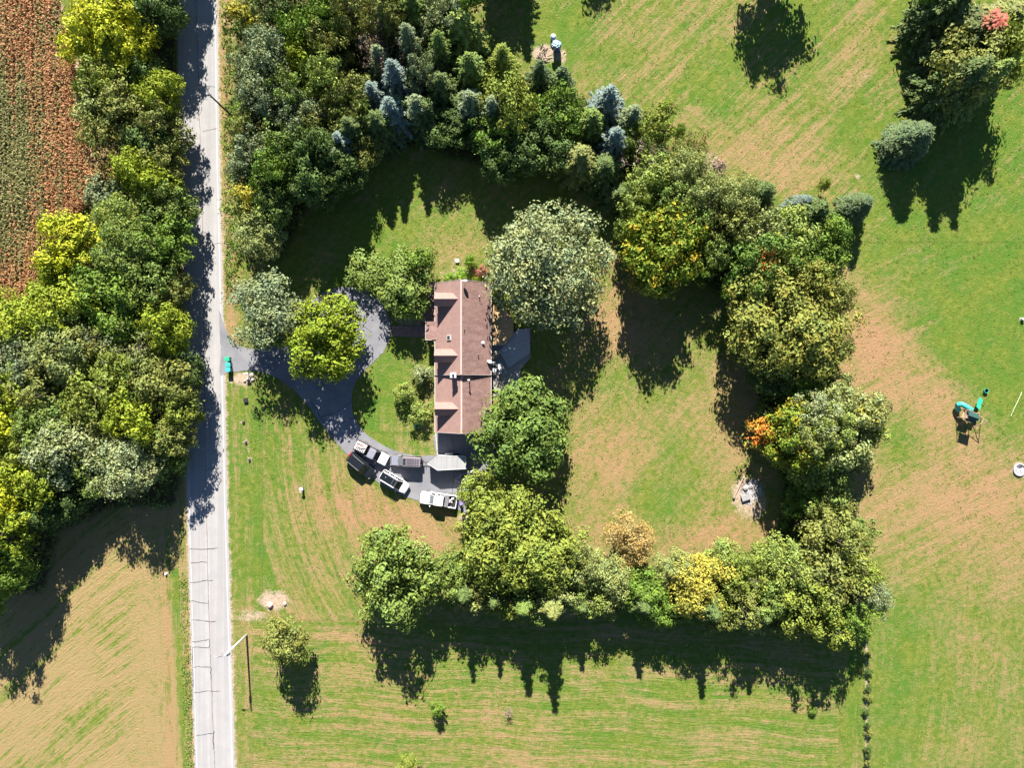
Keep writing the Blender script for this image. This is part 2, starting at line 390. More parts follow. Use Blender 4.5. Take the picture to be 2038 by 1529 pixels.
def ribbon(name, path, width, z, mat, parent=None, kind='structure', wob=0.0, seed=1):
    """thin strip of even width that follows a path of (x, y)"""
    bm = BM(); prev = None; rg = random.Random(seed); n = len(path)
    for i, q in enumerate(path):
        q = Vector((q[0], q[1])); d = (Vector(path[min(i + 1, n - 1)][:2]) - Vector(path[max(i - 1, 0)][:2])).normalized()
        s = Vector((-d.y, d.x)); w = width / 2 * (1 + wob * rg.uniform(-1, 1))
        cur = (bm.verts.new((*(q + s * w), z)), bm.verts.new((*(q - s * w), z)))
        if prev: bm.faces.new((prev[0], prev[1], cur[1], cur[0]))
        prev = cur
    o = obj(name, bm, mat, parent)
    if kind: o['kind'] = kind
    return o
ys = list(range(-600, -60, 20)) + list(range(-60, 1600, 5)) + list(range(1600, 2201, 20))
bm = BM(); prev = None; rg = random.Random(3)
for y in ys:
    a, b = P(interp(RL, y) + rg.uniform(-1.5, 1.1), y), P(interp(RR, y) + rg.uniform(-.4, 1.4), y)
    vs = [bm.verts.new((a[0] - .25, a[1], -.03)), bm.verts.new((*a, .03)), bm.verts.new(((a[0] + b[0]) / 2, a[1], .07)), bm.verts.new((*b, .03)), bm.verts.new((b[0] + .2, b[1], -.03))]
    if prev:
        for k in range(4): bm.faces.new((prev[k], prev[k + 1], vs[k + 1], vs[k]))
    prev = vs
road = obj('road', bm, MROAD); road['kind'] = 'structure'
def road_z(px, py):
    l, r = interp(RL, py), interp(RR, py); t = abs((px - (l + r) / 2) / ((r - l) / 2)); return .07 - .04 * min(t, 1) + .006
MLINE = flat('worn_white_paint', (.44, .43, .42), .8, var=.12, scale=1.2)
MTAR = flat('tar_seal', (.05, .045, .045), .6, var=.2)
MSEAM = flat('rusty_seam', (.17, .105, .08), .8, var=.3, scale=.7)
def strip3(name, pts, width, mat, dz=0.0, wob=0.3, seed=1):
    bm = BM(); prev = None; rg = random.Random(seed); n = len(pts)
    for i, (px, py) in enumerate(pts):
        q = P3(px, py, 0); a = P3(*pts[max(i - 1, 0)]); b = P3(*pts[min(i + 1, n - 1)])
        d = (b - a).normalized(); s = Vector((-d.y, d.x, 0)); w = width / 2 * (1 + wob * rg.uniform(-1, 1))
        z = road_z(px, py) + dz
        cur = [bm.verts.new((q.x + s.x * w * e, q.y + s.y * w * e, z)) for e in (1, -1)]
        if prev: bm.faces.new((prev[0], prev[1], cur[1], cur[0]))
        prev = cur
    return obj(name, bm, mat, road)
strip3('edge_line', [(interp(RR, y) - 3.2, y) for y in range(-600, 2200, 10)], .13, MLINE, .002, .25, 5)
strip3('edge_line', [(interp(RL, y) + 2.8, y) for y in range(960, 2200, 10)], .10, MLINE, .002, .45, 6)
rg = random.Random(9); xs = 0
pts = []
for y in range(-600, 2200, 4):
    xs = xs * .9 + rg.uniform(-.28, .28); pts.append((interp(CR, y) + xs, y))
strip3('centre_crack', pts, .075, MSEAM, .004, .5, 7)
def wiggle(x0, y0, x1, y1, amp, seed, n=26):
    rg = random.Random(seed); o = 0; v = 0; r = []
    for i in range(n + 1):
        t = i / n; v = v * .7 + rg.uniform(-.5, .5); o = (o + v) * .85
        r.append((x0 + (x1 - x0) * t + rg.uniform(-.15, .15), y0 + (y1 - y0) * t + o * amp))
    return r
for k, (x0, y0, x1, y1, am) in enumerate([(378, 1093, 434, 1091, 1), (380, 1121, 413, 1119, .8), (379, 1160, 424, 1154, 1), (380, 1197, 415, 1200, 1.1), (382, 1235, 430, 1236, 1.2),
        (383, 1278, 417, 1274, 1.2), (384, 1289, 416, 1289, 1), (384, 1329, 421, 1329, 1), (386, 1380, 437, 1377, 1), (390, 1466, 426, 1461, 1.2), (404, 486, 440, 484, 1.4), (410, 936, 432, 934, .6),
        (402, 172, 428, 173, .5), (404, 262, 432, 255, .6)]):
    strip3('tar_crack', wiggle(x0, y0, x1, y1, am * .8, k), .085 if k < 10 else .05, MTAR, .008, .5, k)
strip3('tar_crack', wiggle(383, 1290, 385, 1368, .2, 40), .07, MTAR, .009, .5, 4)
strip3('tar_crack', [(417, 1275), (418, 1280), (417, 1288), (416, 1289)], .07, MTAR, .0095, .3, 5)
strip3('tar_crack', [(420, 1329), (421, 1334), (419, 1339), (421, 1345), (420, 1352)], .08, MTAR, .0097, .3, 5)
strip3('tar_crack', [(426, 1461), (427, 1456), (425, 1466), (424, 1476), (426, 1486), (425, 1492)], .08, MTAR, .0099, .3, 5)

# ================================================================== DRIVEWAY
m = NB('driveway_asphalt'); p = m.pos()
a1 = m.noise(p, .35, 4, .6); a2 = m.noise(p, 12, 3, .7); a3 = m.noise(p, 1.7, 5, .7)
c = m.mix(m.smooth(a1, .3, .7), (.150, .152, .165), (.215, .212, .222))
c = m.mix(m.smooth(a3, .55, .75, 0, .5), c, (.22, .19, .18)); c = m.mix(m.smooth(a2, .3, .7, 0, .4), c, (.19, .19, .205))
m.bsdf(c, .9, normal=m.bump(a2, .2, .02), spec=.15)
MDRIVE = m.m
DRV = [(436, 620), (449, 655), (470, 684), (500, 694), (540, 692), (578, 686), (600, 672), (603, 640), (618, 604), (648, 580), (688, 571), (725, 577), (757, 601), (775, 636), (776, 668), (764, 698),
       (738, 726), (711, 755), (700, 790), (703, 826), (722, 857), (750, 879), (790, 899), (830, 907), (858, 907), (868, 903), (869, 862), (955, 862), (985, 890), (990, 940), (950, 985), (930, 1020), (905, 1012),
       (870, 1005), (838, 998), (800, 986), (758, 964), (716, 932), (690, 904), (650, 858), (612, 806), (577, 770), (535, 745), (492, 738), (452, 743), (438, 744), (440, 700)]
_r = random.Random(4); _d = [P(*q) for q in crom(DRV, 22)]
pts = []; _o = 0
for q in _d:
    _o = _o * .6 + _r.uniform(-.07, .07); pts.append((q[0] + _o, q[1] - _o * .8))
sheet('driveway', pts, .045, MDRIVE, thick=.1)
MCRK = flat('driveway_crack', (.05, .05, .055), .8)
drv = bpy.data.objects['driveway']
for k, q in enumerate([[(480, 700), (477, 688), (478, 672), (476, 660)], [(690, 600), (700, 620), (715, 640), (740, 662)], [(740, 600), (728, 640), (716, 660), (705, 690)],
                       [(640, 830), (670, 820), (700, 800)], [(655, 862), (690, 838), (712, 830)], [(620, 800), (650, 850), (680, 890)], [(500, 700), (520, 720), (545, 738)], [(675, 880), (700, 862), (722, 852)],
                       [(900, 870), (905, 920), (898, 1000)]]):
    pp = [P(*w_) for w_ in crom(q, 6, False)]
    ribbon('crack', pp, .07, .053 + k * .0006, MCRK, drv, None, .5, k)
# walk from the drive to the porch, and the mulch bed beside it
m = NB('brick_walk'); p = m.pos()
br = m.n('ShaderNodeTexBrick'); m.put(br.inputs['Vector'], p); br.inputs['Scale'].default_value = 3.2
br.inputs['Color1'].default_value = (.20, .10, .085, 1); br.inputs['Color2'].default_value = (.30, .17, .14, 1); br.inputs['Mortar'].default_value = (.16, .12, .11, 1); br.inputs['Mortar Size'].default_value = .02
m.bsdf(m.mix(m.smooth(m.noise(p, 2, 4), .3, .7, 0, .4), br.outputs[0], (.36, .26, .22)), .9, spec=.15)
MBRICK = m.m
sheet('brick_walk', [P(*q) for q in [(781, 649), (845, 649), (866, 648), (866, 676), (845, 671), (781, 670)]], .09, MBRICK, thick=.12)
sheet('brick_patio', [P(*q) for q in [(842, 566), (866, 560), (868, 642), (824, 642), (812, 622), (838, 604)]], .06, MBRICK, thick=.1)
MCONC = flat('patio_concrete', (.30, .27, .24), .9, var=.1, scale=1.2)
MEDGE = flat('edging_stone', (.40, .36, .31), .9, var=.2)
sheet('concrete_patio', [P(*q) for q in [(980, 690), (1020, 660), (1056, 652), (1056, 712), (1036, 735), (1036, 775), (980, 790)]], .08, MCONC, thick=.14)
ribbon('garden_edging', [P(*q) for q in crom([(867, 862), (869, 880), (871, 906)], 8, False)], .16, .10, MEDGE, wob=.3)
# ================================================================== FOLIAGE
def unit(v): return v / (np.linalg.norm(v, axis=-1, keepdims=True) + 1e-9)
def leaf_faces(c, n, s, rng, asp=.62, fold=.16, along=None):
    """one folded leaf-spray quad per row: centre c, normal n, length s"""
    N = len(c); r = rng.normal(size=(N, 3)) if along is None else along
    n = unit(n); t = unit(r - (r * n).sum(1, keepdims=True) * n); b = np.cross(n, t)
    s = s[:, None]
    V = np.stack([c - t * s / 2, c + b * s * asp / 2 + n * s * fold, c + t * s / 2, c - b * s * asp / 2 + n * s * fold], 1).reshape(-1, 3)
    F = np.arange(4 * N).reshape(N, 4); return V, F

def crown_mesh(name, Rn, h, seed, n_bough=60, n_sub=11, n_leaf=11, leaf=.30, lobes=.2, bough=.26, gap=0.0, zlow=.18, tall=1.0, droop=0.0, wild=.35):
    """broadleaf crown: boughs spread in an uneven envelope, each a mound of twig ends, each twig end a spray of leaves"""
    rng = np.random.default_rng(seed)
    zc = h * (zlow + (1 - zlow) / 2); cz = h * (1 - zlow) / 2 * .93
    L = unit(rng.normal(size=(9, 3))); La = rng.uniform(-1, 1, 9) * lobes
    def env(d): return 1 + (np.maximum(0, d @ L.T) ** 3 * La).sum(1)
    # boughs by rejection so that they spread evenly
    C = []; tries = 0
    while len(C) < n_bough and tries < 6000:
        tries += 1
        d = unit(rng.normal(size=3)); 
        if d[2] < -.75 and rng.random() < .7: continue
        rad = rng.uniform(.62, .92) if rng.random() < .75 else rng.uniform(.2, .6)
        p = d * rad * env(d[None])[0]
        if all(np.linalg.norm(p - q) > .21 * (60 / n_bough) ** .33 for q in C): C.append(p)
    C = np.array(C); br = rng.uniform(.75, 1.25, len(C)) * bough
    if gap > 0: keep = rng.random(len(C)) > gap; C = C[keep]; br = br[keep]
    sub = unit(rng.normal(size=(len(C), n_sub, 3))); sub[..., 2] = np.abs(sub[..., 2]) * .9 - .35 * rng.random(sub.shape[:2]); sub = unit(sub)
    outer = unit(C)[:, None, :]; sub = unit(sub + outer * .45)
    SP = C[:, None] + sub * br[:, None, None] * rng.uniform(.65, 1.05, sub.shape[:2])[..., None] * np.array([1, 1, .8])
    scale = np.array([Rn, Rn, cz])
    SPw = SP * scale; spn = unit(sub / scale * Rn)
    k = SPw.shape[0] * n_sub
    SPw = SPw.reshape(k, 3); spn = spn.reshape(k, 3); spr = rng.uniform(.8, 1.25, k)
    sd = leaf * .66
    off = rng.normal(size=(k, n_leaf, 3)) * (sd * spr)[:, None, None] * np.array([1.15, 1.15, .75])
    if droop: off[..., 2] -= droop * rng.random((k, n_leaf)) * leaf * 3
    c = (SPw[:, None] + off).reshape(-1, 3)
    n = unit(spn[:, None] * 1.05 + off / (sd * 2.4) + rng.normal(size=off.shape) * wild + np.array([0, 0, .2])).reshape(-1, 3)
    tb = rng.normal(size=len(C))[:, None, None] * .5 + rng.normal(size=(len(C), n_sub, 1)) * .35 + rng.normal(size=(len(C), n_sub, n_leaf)) * .35
    tint = tb.reshape(-1)
    # inner leaves that close the crown against the light
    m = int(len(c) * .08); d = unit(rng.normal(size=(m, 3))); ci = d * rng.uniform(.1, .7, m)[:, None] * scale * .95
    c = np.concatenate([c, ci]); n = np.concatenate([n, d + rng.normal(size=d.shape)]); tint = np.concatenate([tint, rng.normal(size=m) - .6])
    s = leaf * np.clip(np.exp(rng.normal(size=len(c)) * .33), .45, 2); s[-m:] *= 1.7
    lo_, hi_ = np.percentile(c[:, :2], 1.5, axis=0), np.percentile(c[:, :2], 98.5, axis=0)
    mid_ = (lo_ + hi_) / 2; k_ = Rn / ((hi_ - lo_) / 2).mean(); c[:, :2] = (c[:, :2] - mid_) * k_; C = C.copy(); C[:, :2] = (C[:, :2] - mid_ / Rn) * k_
    c[:, 2] += zc; ok = c[:, 2] > .25
    c, n, s, tint = c[ok], n[ok], s[ok], tint[ok]
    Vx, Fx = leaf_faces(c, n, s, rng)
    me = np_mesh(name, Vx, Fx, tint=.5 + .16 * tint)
    return me, C * scale + np.array([0, 0, zc])

def wood_mesh(name, h, ends, tr, seed, lean=0):
    """trunk with limbs to the given ends"""
    rg = random.Random(seed); bm = BM()
    top = h * .8; pts = []; rad = []
    for i in range(7):
        t = i / 6; pts.append((rg.uniform(-.12, .12) * t * 2, rg.uniform(-.12, .12) * t * 2, -.1 + top * t)); rad.append(tr * (1.25 if i == 0 else 1 - .8 * t))
    tube(bm, pts, rad, 8)
    for e in ends:
        zs = min(top * .85, max(h * .15, e[2] - math.hypot(e[0], e[1]) * .8)); t = zs / top
        a = Vector((0, 0, zs)); b = Vector(e); mid = a.lerp(b, .5) + Vector((rg.uniform(-.3, .3), rg.uniform(-.3, .3), .12 * h * .3))
        tube(bm, [a, a.lerp(mid, .5), mid, mid.lerp(b, .6), b], [tr * (.5 - .25 * t), tr * .32, tr * .24, tr * .15, tr * .06], 5, cap=False)
    me = bpy.data.meshes.new(name); bmesh.ops.recalc_face_normals(bm, faces=bm.faces); bm.to_mesh(me); bm.free()
    for p in me.polygons: p.use_smooth = True
    return me

def spruce_mesh(name, Rn, h, seed, levels=19, dens=.7, ragged=.5, droop=.25, needle=.46, power=.68, top=1.0):
    rng = np.random.default_rng(seed); cs = []; ns = []; al = []; ss = []; tt = []
    for li in range(levels):
        z = .35 + (h - .45) * (li / (levels - 1)) ** .95; L0 = Rn * max(.05, (1 - z / h)) ** power + .12
        nb = int((7 + 7 * (1 - z / h)) * dens) + 3; a0 = rng.uniform(0, 6.28)
        for b in range(nb):
            a = a0 + b * 6.283 / nb + rng.uniform(-.2, .2); L = L0 * rng.uniform(1 - ragged, 1 + ragged)
            m = max(3, int(L / .17)); t = (np.arange(m) + rng.uniform(.2, .8, m)) / m
            rr = t * L; zz = z + .15 * L * t - droop * L * t * t + rng.uniform(-.08, .08)
            dx, dy = math.cos(a), math.sin(a); bt = rng.normal() * .5
            for side in (-1, 0, 1):
                sp = side * (.10 + .30 * (1 - t) * min(1, L / 1.5)) * rng.uniform(.6, 1.3, m)
                x = rr * dx - sp * dy; y = rr * dy + sp * dx
                cs.append(np.stack([x, y, zz - abs(side) * .06 + rng.uniform(-.04, .04, m)], 1))
                d = np.stack([np.full(m, dx) - side * .8 * dy, np.full(m, dy) + side * .8 * dx, -.15 - .2 * t], 1); al.append(d)
                ns.append(np.stack([np.full(m, dx * .35), np.full(m, dy * .35), np.ones(m)], 1) + rng.normal(size=(m, 3)) * .3)
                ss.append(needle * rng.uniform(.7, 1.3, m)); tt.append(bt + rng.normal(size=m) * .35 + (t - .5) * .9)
    c = np.concatenate(cs); c[:, 2] = np.maximum(c[:, 2], .08)
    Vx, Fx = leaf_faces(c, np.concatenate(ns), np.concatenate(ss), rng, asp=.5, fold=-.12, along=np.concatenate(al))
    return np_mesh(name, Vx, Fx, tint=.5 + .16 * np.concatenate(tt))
def pole_mesh(name, h, r, seed=1):
    rg = random.Random(seed); bm = BM(); tube(bm, [(0, 0, -.1), (.02, 0, h * .3), (-.02, .02, h * .65), (0, 0, h * .96)], [r, r * .75, r * .4, r * .08], 7)
    me = bpy.data.meshes.new(name); bm.to_mesh(me); bm.free()
    for p in me.polygons: p.use_smooth = True
    return me

def leafmat(name, c1, c2=None, patch=None, gain=1.0, trans=.15, c3=None, rough=.6):
    """leaf material: c1 main, c2 second colour in loose patches, patch=(x,y,z,r) places it"""
    b = NB(name); o = b.coord(); t = b.attr('tint')
    c1 = [min(.6, x * gain * 1.25) for x in c1]
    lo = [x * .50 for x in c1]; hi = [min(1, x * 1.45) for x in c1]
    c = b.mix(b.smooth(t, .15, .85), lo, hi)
    nz = b.noise(o, .45, 3, .6)
    warm = [min(1, c1[0] * 1.25), c1[1] * 1.04, c1[2] * .75]; cool = [c1[0] * .85, c1[1] * .98, min(1, c1[2] * 1.25)]
    c = b.mix(.45, c, b.mix(b.smooth(nz, .35, .65), warm, cool))
    if c2 is not None:
        if patch:
            d = b.n('ShaderNodeVectorMath', operation='DISTANCE'); b.put(d.inputs[0], o); d.inputs[1].default_value = patch[:3]
            k = b.math('SUBTRACT', 1.0, b.math('DIVIDE', d.outputs['Value'], patch[3]))
            k = b.math('ADD', k, b.math('MULTIPLY', b.math('SUBTRACT', b.noise(o, .9, 3, .6), .5), 1.9)); k = b.math('ADD', k, b.math('MULTIPLY', b.math('SUBTRACT', b.noise(o, 2.6, 2, .6), .5), .9)); k = b.smooth(k, .12, .5)
        else: k = b.smooth(b.noise(o, .6, 4, .65), .5, .62)
        k = b.math('MULTIPLY', k, b.smooth(t, .12, .4), clamp=True)
        cc = b.mix(b.smooth(t, .2, .8), [x * .8 for x in c2], [min(1, x * 1.25) for x in c2])
        if c3 is not None: cc = b.mix(b.smooth(b.noise(o, 1.3, 3, .6), .45, .6), cc, c3)
        c = b.mix(k, c, cc)
    nd = b.n('ShaderNodeBsdfPrincipled'); b.put(nd.inputs['Base Color'], c); nd.inputs['Roughness'].default_value = rough
    nd.inputs['Specular IOR Level'].default_value = .2
    tr = b.n('ShaderNodeBsdfTranslucent'); b.put(tr.inputs['Color'], b.mix(.5, c, b.mix(1, c, (1.2, 1.25, .5), 'MULTIPLY')))
    mx = b.n('ShaderNodeMixShader'); mx.inputs[0].default_value = trans
    b.t.links.new(nd.outputs[0], mx.inputs[1]); b.t.links.new(tr.outputs[0], mx.inputs[2]); b.t.links.new(mx.outputs[0], b.out.inputs[0])
    return b.m
m = NB('bark'); p = m.coord(); bk = m.noise(m.mapping(p, (6, 6, 1)), 2, 4, .7)
m.bsdf(m.mix(m.smooth(bk, .3, .7), (.10, .075, .055), (.27, .23, .19)), .95, normal=m.bump(bk, .5, .03), spec=.1); MBARK = m.m

LM = {
 'lime': leafmat('leaf_lime', (.300, .325, .020)), 'limeg': leafmat('leaf_lime_green', (.200, .250, .022)),
 'yg': leafmat('leaf_yellow_green', (.170, .210, .034)), 'olive': leafmat('leaf_olive', (.165, .185, .045)),
 'green': leafmat('leaf_green', (.115, .185, .026)), 'dark': leafmat('leaf_dark_green', (.075, .120, .030)),
 'mid': leafmat('leaf_mid_green', (.135, .190, .040)), 'light': leafmat('leaf_light_green', (.195, .250, .055)),
 'pale': leafmat('leaf_pale_green', (.210, .245, .080)), 'grey': leafmat('leaf_grey_green', (.215, .250, .115)),
 'bluegrey': leafmat('leaf_blue_grey_green', (.165, .205, .100)), 'blue': leafmat('needle_blue', (.130, .175, .145), trans=.08),
 'teal': leafmat('needle_teal', (.085, .125, .050), trans=.08), 'needle': leafmat('needle_green', (.080, .115, .030), trans=.08),
 'yneedle': leafmat('needle_yellow_green', (.165, .180, .050), trans=.1),
 'deep': leafmat('leaf_deep_green', (.100, .155, .030)), 'brown': leafmat('leaf_brown_orange', (.290, .215, .075)), 'twig': leafmat('dry_twig', (.230, .175, .130), trans=.05),
 'yellow': leafmat('leaf_golden_yellow', (.310, .290, .050)), 'ochre': leafmat('leaf_ochre_olive', (.175, .200, .040), (.27, .24, .045)),
 'maple': leafmat('leaf_maple_turning', (.135, .195, .022), (.40, .30, .025)),
 'mapleo': leafmat('leaf_maple_orange_tip', (.080, .140, .022), (.50, .17, .035), (.3, 1.2, 7.5, 2.6)),
 'fire': leafmat('leaf_fire_side', (.170, .215, .045), (.60, .15, .025), (-1.0, .3, 4.6, 3.0), c3=(.52, .30, .03)),
 'palegold': leafmat('leaf_pale_gold_patch', (.205, .235, .085), (.45, .42, .06), (.5, 0, 7, 3.2)),
 'redspot': leafmat('leaf_red_spot', (.080, .105, .032), (.45, .12, .08), (.9, .4, 8.6, 2.0)),
 'redshrub': leafmat('leaf_red_shrub', (.270, .110, .080)), 'lush': leafmat('leaf_lush', (.150, .260, .028)),
 'limetree': leafmat('leaf_bright_lime_crown', (.170, .225, .016)), 'ygtop': leafmat('leaf_gold_topped', (.130, .185, .045), (.33, .29, .03), (0, .6, 7.5, 4.5)),
}
LOOK = {'lime': 'bright lime yellow', 'limeg': 'lime green', 'yg': 'yellow green', 'olive': 'olive green', 'green': 'fresh green', 'dark': 'very dark green', 'mid': 'medium green', 'light': 'light green',
 'pale': 'pale green', 'grey': 'silvery grey green', 'bluegrey': 'blue grey green', 'blue': 'powdery blue', 'deep': 'deep green', 'teal': 'dark bluish green', 'needle': 'dark olive needled', 'yneedle': 'yellowish needled', 'brown': 'thin brown and orange',
 'twig': 'bare brown twiggy', 'yellow': 'golden yellow', 'ochre': 'ochre and olive', 'maple': 'green and gold', 'mapleo': 'green with an orange tip', 'fire': 'orange sided', 'palegold': 'pale green with gold patch', 'redspot': 'green with a red spot',
 'redshrub': 'reddish', 'lush': 'lush bright green', 'limetree': 'bright lime', 'ygtop': 'gold topped green'}

# prototypes: kind -> list of (crown mesh, wood mesh, nominal radius, nominal height)
PROTO = {}
def broad(kind, Rn, h, seeds, tr=.2, **k):
    L = []
    for s in seeds:
        me, C = crown_mesh('crown', Rn, h, s, **k)
        rg = random.Random(s); idx = rg.sample(range(len(C)), min(len(C), 30 if kind in 'OTFL' else 18))
        L.append((me, wood_mesh('trunk', h, [tuple(C[i] * (1.06 if kind in 'OTFL' and n_ % 2 else .95)) for n_, i in enumerate(idx)], tr, s), Rn, h))
    PROTO[kind] = L
broad('S', 2.6, 6.5, (1, 2, 3), tr=.11, n_bough=28, n_sub=8, n_leaf=8, leaf=.37, bough=.34, lobes=.3, zlow=.12)
broad('M', 4.3, 10.5, (11, 12, 13, 14), tr=.19, n_bough=50, n_sub=10, n_leaf=9, leaf=.44, bough=.215, lobes=.35)
broad('O', 4.3, 10.5, (21, 22, 23), tr=.17, n_bough=60, n_sub=9, n_leaf=9, leaf=.40, bough=.20, lobes=.6, gap=.18, zlow=.1, wild=.6)    # open and ragged
broad('F', 4.3, 11, (31, 32), tr=.18, n_bough=74, n_sub=12, n_leaf=10, leaf=.31, bough=.24, lobes=.35, gap=.08, wild=.8)        # fine foliage
broad('K', 5.6, 9.5, (41, 42), tr=.22, n_bough=105, n_sub=9, n_leaf=9, leaf=.46, bough=.165, lobes=.12, zlow=.12)          # dense round maple
broad('L', 8.0, 14, (51, 52), tr=.36, n_bough=185, n_sub=11, n_leaf=9, leaf=.44, bough=.16, lobes=.3, gap=.2, wild=.6)
broad('Q', 7.6, 14, (55,), tr=.34, n_bough=125, n_sub=12, n_leaf=10, leaf=.46, bough=.165, lobes=.5, gap=.08)
broad('B', 1.3, 1.9, (61, 62, 63), tr=.05, n_bough=16, n_sub=9, n_leaf=9, leaf=.20, bough=.42, lobes=.3, zlow=.02)
broad('T', 3.6, 9, (71,), tr=.15, n_bough=40, n_sub=9, n_leaf=7, leaf=.22, bough=.26, lobes=.5, gap=.35, wild=1.0)           # thin, half bare
PROTO['C'] = [(spruce_mesh('crown', 2.5, 10, s), pole_mesh('trunk', 10, .17), 2.5, 10) for s in (81, 82, 83)]
PROTO['D'] = [(spruce_mesh('crown', 3.0, 9, s, levels=24, ragged=.35, droop=.1, needle=.42, power=.6, dens=.8), pole_mesh('trunk', 9, .18), 3.0, 9) for s in (86, 87)]
PROTO['W'] = [(spruce_mesh('crown', 2.3, 7.5, s, levels=28, ragged=.24, droop=.2, needle=.30, power=.5, dens=1.5), pole_mesh('trunk', 7.5, .15), 2.3, 7.5) for s in (91,)]  # clipped dense spruce
WORD = {'S': 'small tree', 'M': 'leafy tree', 'O': 'ragged tree', 'F': 'fine leaved tree', 'K': 'round maple', 'L': 'broad tree', 'Q': 'broad tree', 'B': 'shrub', 'T': 'thin tree', 'C': 'spruce', 'D': 'pine', 'W': 'dense spruce'}
NAME = {'S': 'small_tree', 'M': 'broadleaf_tree', 'O': 'broadleaf_tree', 'F': 'broadleaf_tree', 'K': 'maple_tree', 'L': 'broadleaf_tree', 'Q': 'broadleaf_tree', 'B': 'shrub', 'T': 'thin_tree', 'C': 'spruce_tree', 'D': 'pine_tree', 'W': 'spruce_tree'}

TREES = []          # (kind, x, y, r, h, colour, zone, label, rotation, variant)
def T(kind, ax, ay, r, h, col, zone, label=None, rot=None, var=None, base=False):
    """ax, ay: where the middle of the crown shows in the photograph (or the foot, when base)"""
    zc = 0 if base else h * (.3 if kind in 'CDW' else .55)
    x, y = P(ax, ay, zc); TREES.append((kind, x, y, r / PPM * (1 - (zc or h * .4) / H), h, col, zone, label, rot, var))

W_, N_, E_, S_ = 'in woods left of road', 'in woods above the house', 'in belt right of yard', 'in row below the yard'
# --- west of the road
for a in [('M', 208, 62, 62, 11, 'lime'), ('S', 165, 85, 42, 9, 'lime'), ('M', 258, 80, 48, 11, 'lime'), ('O', 215, 165, 50, 9, 'yg'), ('M', 318, 185, 42, 10, 'limeg'), ('S', 190, 215, 40, 7, 'pale'),
          ('O', 250, 225, 52, 9, 'olive'), ('O', 330, 255, 46, 9, 'olive'), ('T', 215, 300, 44, 7, 'brown'), ('O', 205, 260, 40, 7, 'olive'), ('M', 278, 345, 42, 10, 'limeg'), ('S', 322, 368, 34, 9, 'limeg'), ('M', 300, 290, 48, 8, 'dark'),
          ('S', 205, 385, 32, 4.5, 'bluegrey'), ('O', 345, 415, 42, 9, 'mid'), ('F', 245, 440, 44, 9, 'light'), ('M', 152, 486, 58, 10, 'lime'), ('F', 262, 500, 56, 11, 'mid'), ('O', 335, 490, 50, 10, 'green'),
          ('M', 120, 540, 40, 9, 'limeg'), ('F', 60, 628, 66, 11, 'limeg'), ('M', 130, 600, 56, 11, 'limeg'), ('M', 212, 568, 56, 11, 'green'), ('O', 305, 560, 52, 10, 'mid'), ('M', 335, 655, 46, 11, 'limeg'),
          ('M', 245, 640, 54, 9, 'green'), ('F', 45, 715, 60, 10, 'bluegrey'), ('F', 128, 700, 56, 11, 'pale'), ('O', 185, 690, 46, 9, 'olive'), ('T', 285, 690, 48, 10, 'pale'), ('T', 215, 690, 40, 10, 'grey'), ('M', 335, 765, 54, 11, 'olive'), ('O', 365, 740, 38, 8, 'dark'),
          ('M', 272, 822, 48, 12, 'limeg'), ('O', 205, 770, 58, 11, 'yg'), ('O', 105, 785, 56, 10, 'olive'), ('M', 30, 800, 50, 11, 'limeg'), ('M', 12, 850, 46, 12, 'lime'), ('F', 105, 850, 60, 11, 'mid'),
          ('O', 190, 858, 48, 10, 'olive'), ('M', 362, 815, 36, 10, 'yg'), ('O', 345, 872, 40, 9, 'olive'), ('M', 42, 895, 44, 11, 'yg'), ('F', 135, 900, 66, 12, 'grey'), ('F', 255, 925, 58, 12, 'grey'),
          ('O', 195, 940, 46, 10, 'mid'), ('S', 330, 920, 36, 6, 'mid'), ('M', 5, 970, 48, 12, 'lime'), ('M', 75, 965, 50, 12, 'limeg'), ('O', 30, 1050, 50, 12, 'limeg'), ('M', 95, 1020, 40, 9, 'dark'), ('M', 10, 1130, 48, 12, 'green'),
          ('M', 320, 28, 44, 10, 'dark'), ('M', 290, 140, 34, 8, 'dark'), ('O', 330, 325, 40, 8, 'olive'), ('O', 140, 985, 40, 9, 'dark'), ('M', 310, 600, 40, 8, 'dark'), ('O', 350, 580, 34, 8, 'olive'), ('O', 160, 640, 46, 9, 'mid'),
          ('M', 70, 745, 44, 9, 'mid'), ('O', 295, 745, 42, 9, 'mid'), ('O', 235, 735, 42, 9, 'yg'), ('M', 20, 905, 36, 9, 'yg'), ('O', 165, 815, 40, 10, 'yg'), ('M', 310, 870, 36, 9, 'mid')]:
    T(*a, W_)
for a in [('M', 310, -60, 46, 11, 'green'), ('M', 240, -40, 55, 11, 'yg'), ('M', 330, -150, 50, 12, 'green'), ('M', -60, 640, 60, 11, 'limeg'), ('M', -70, 760, 60, 12, 'green'), ('M', -70, 880, 60, 12, 'yg'), ('M', -60, 1000, 60, 13, 'yg'), ('M', -60, 1110, 60, 14, 'green'), ('O', -30, 1180, 55, 12, 'green')]:
    T(*a, W_)
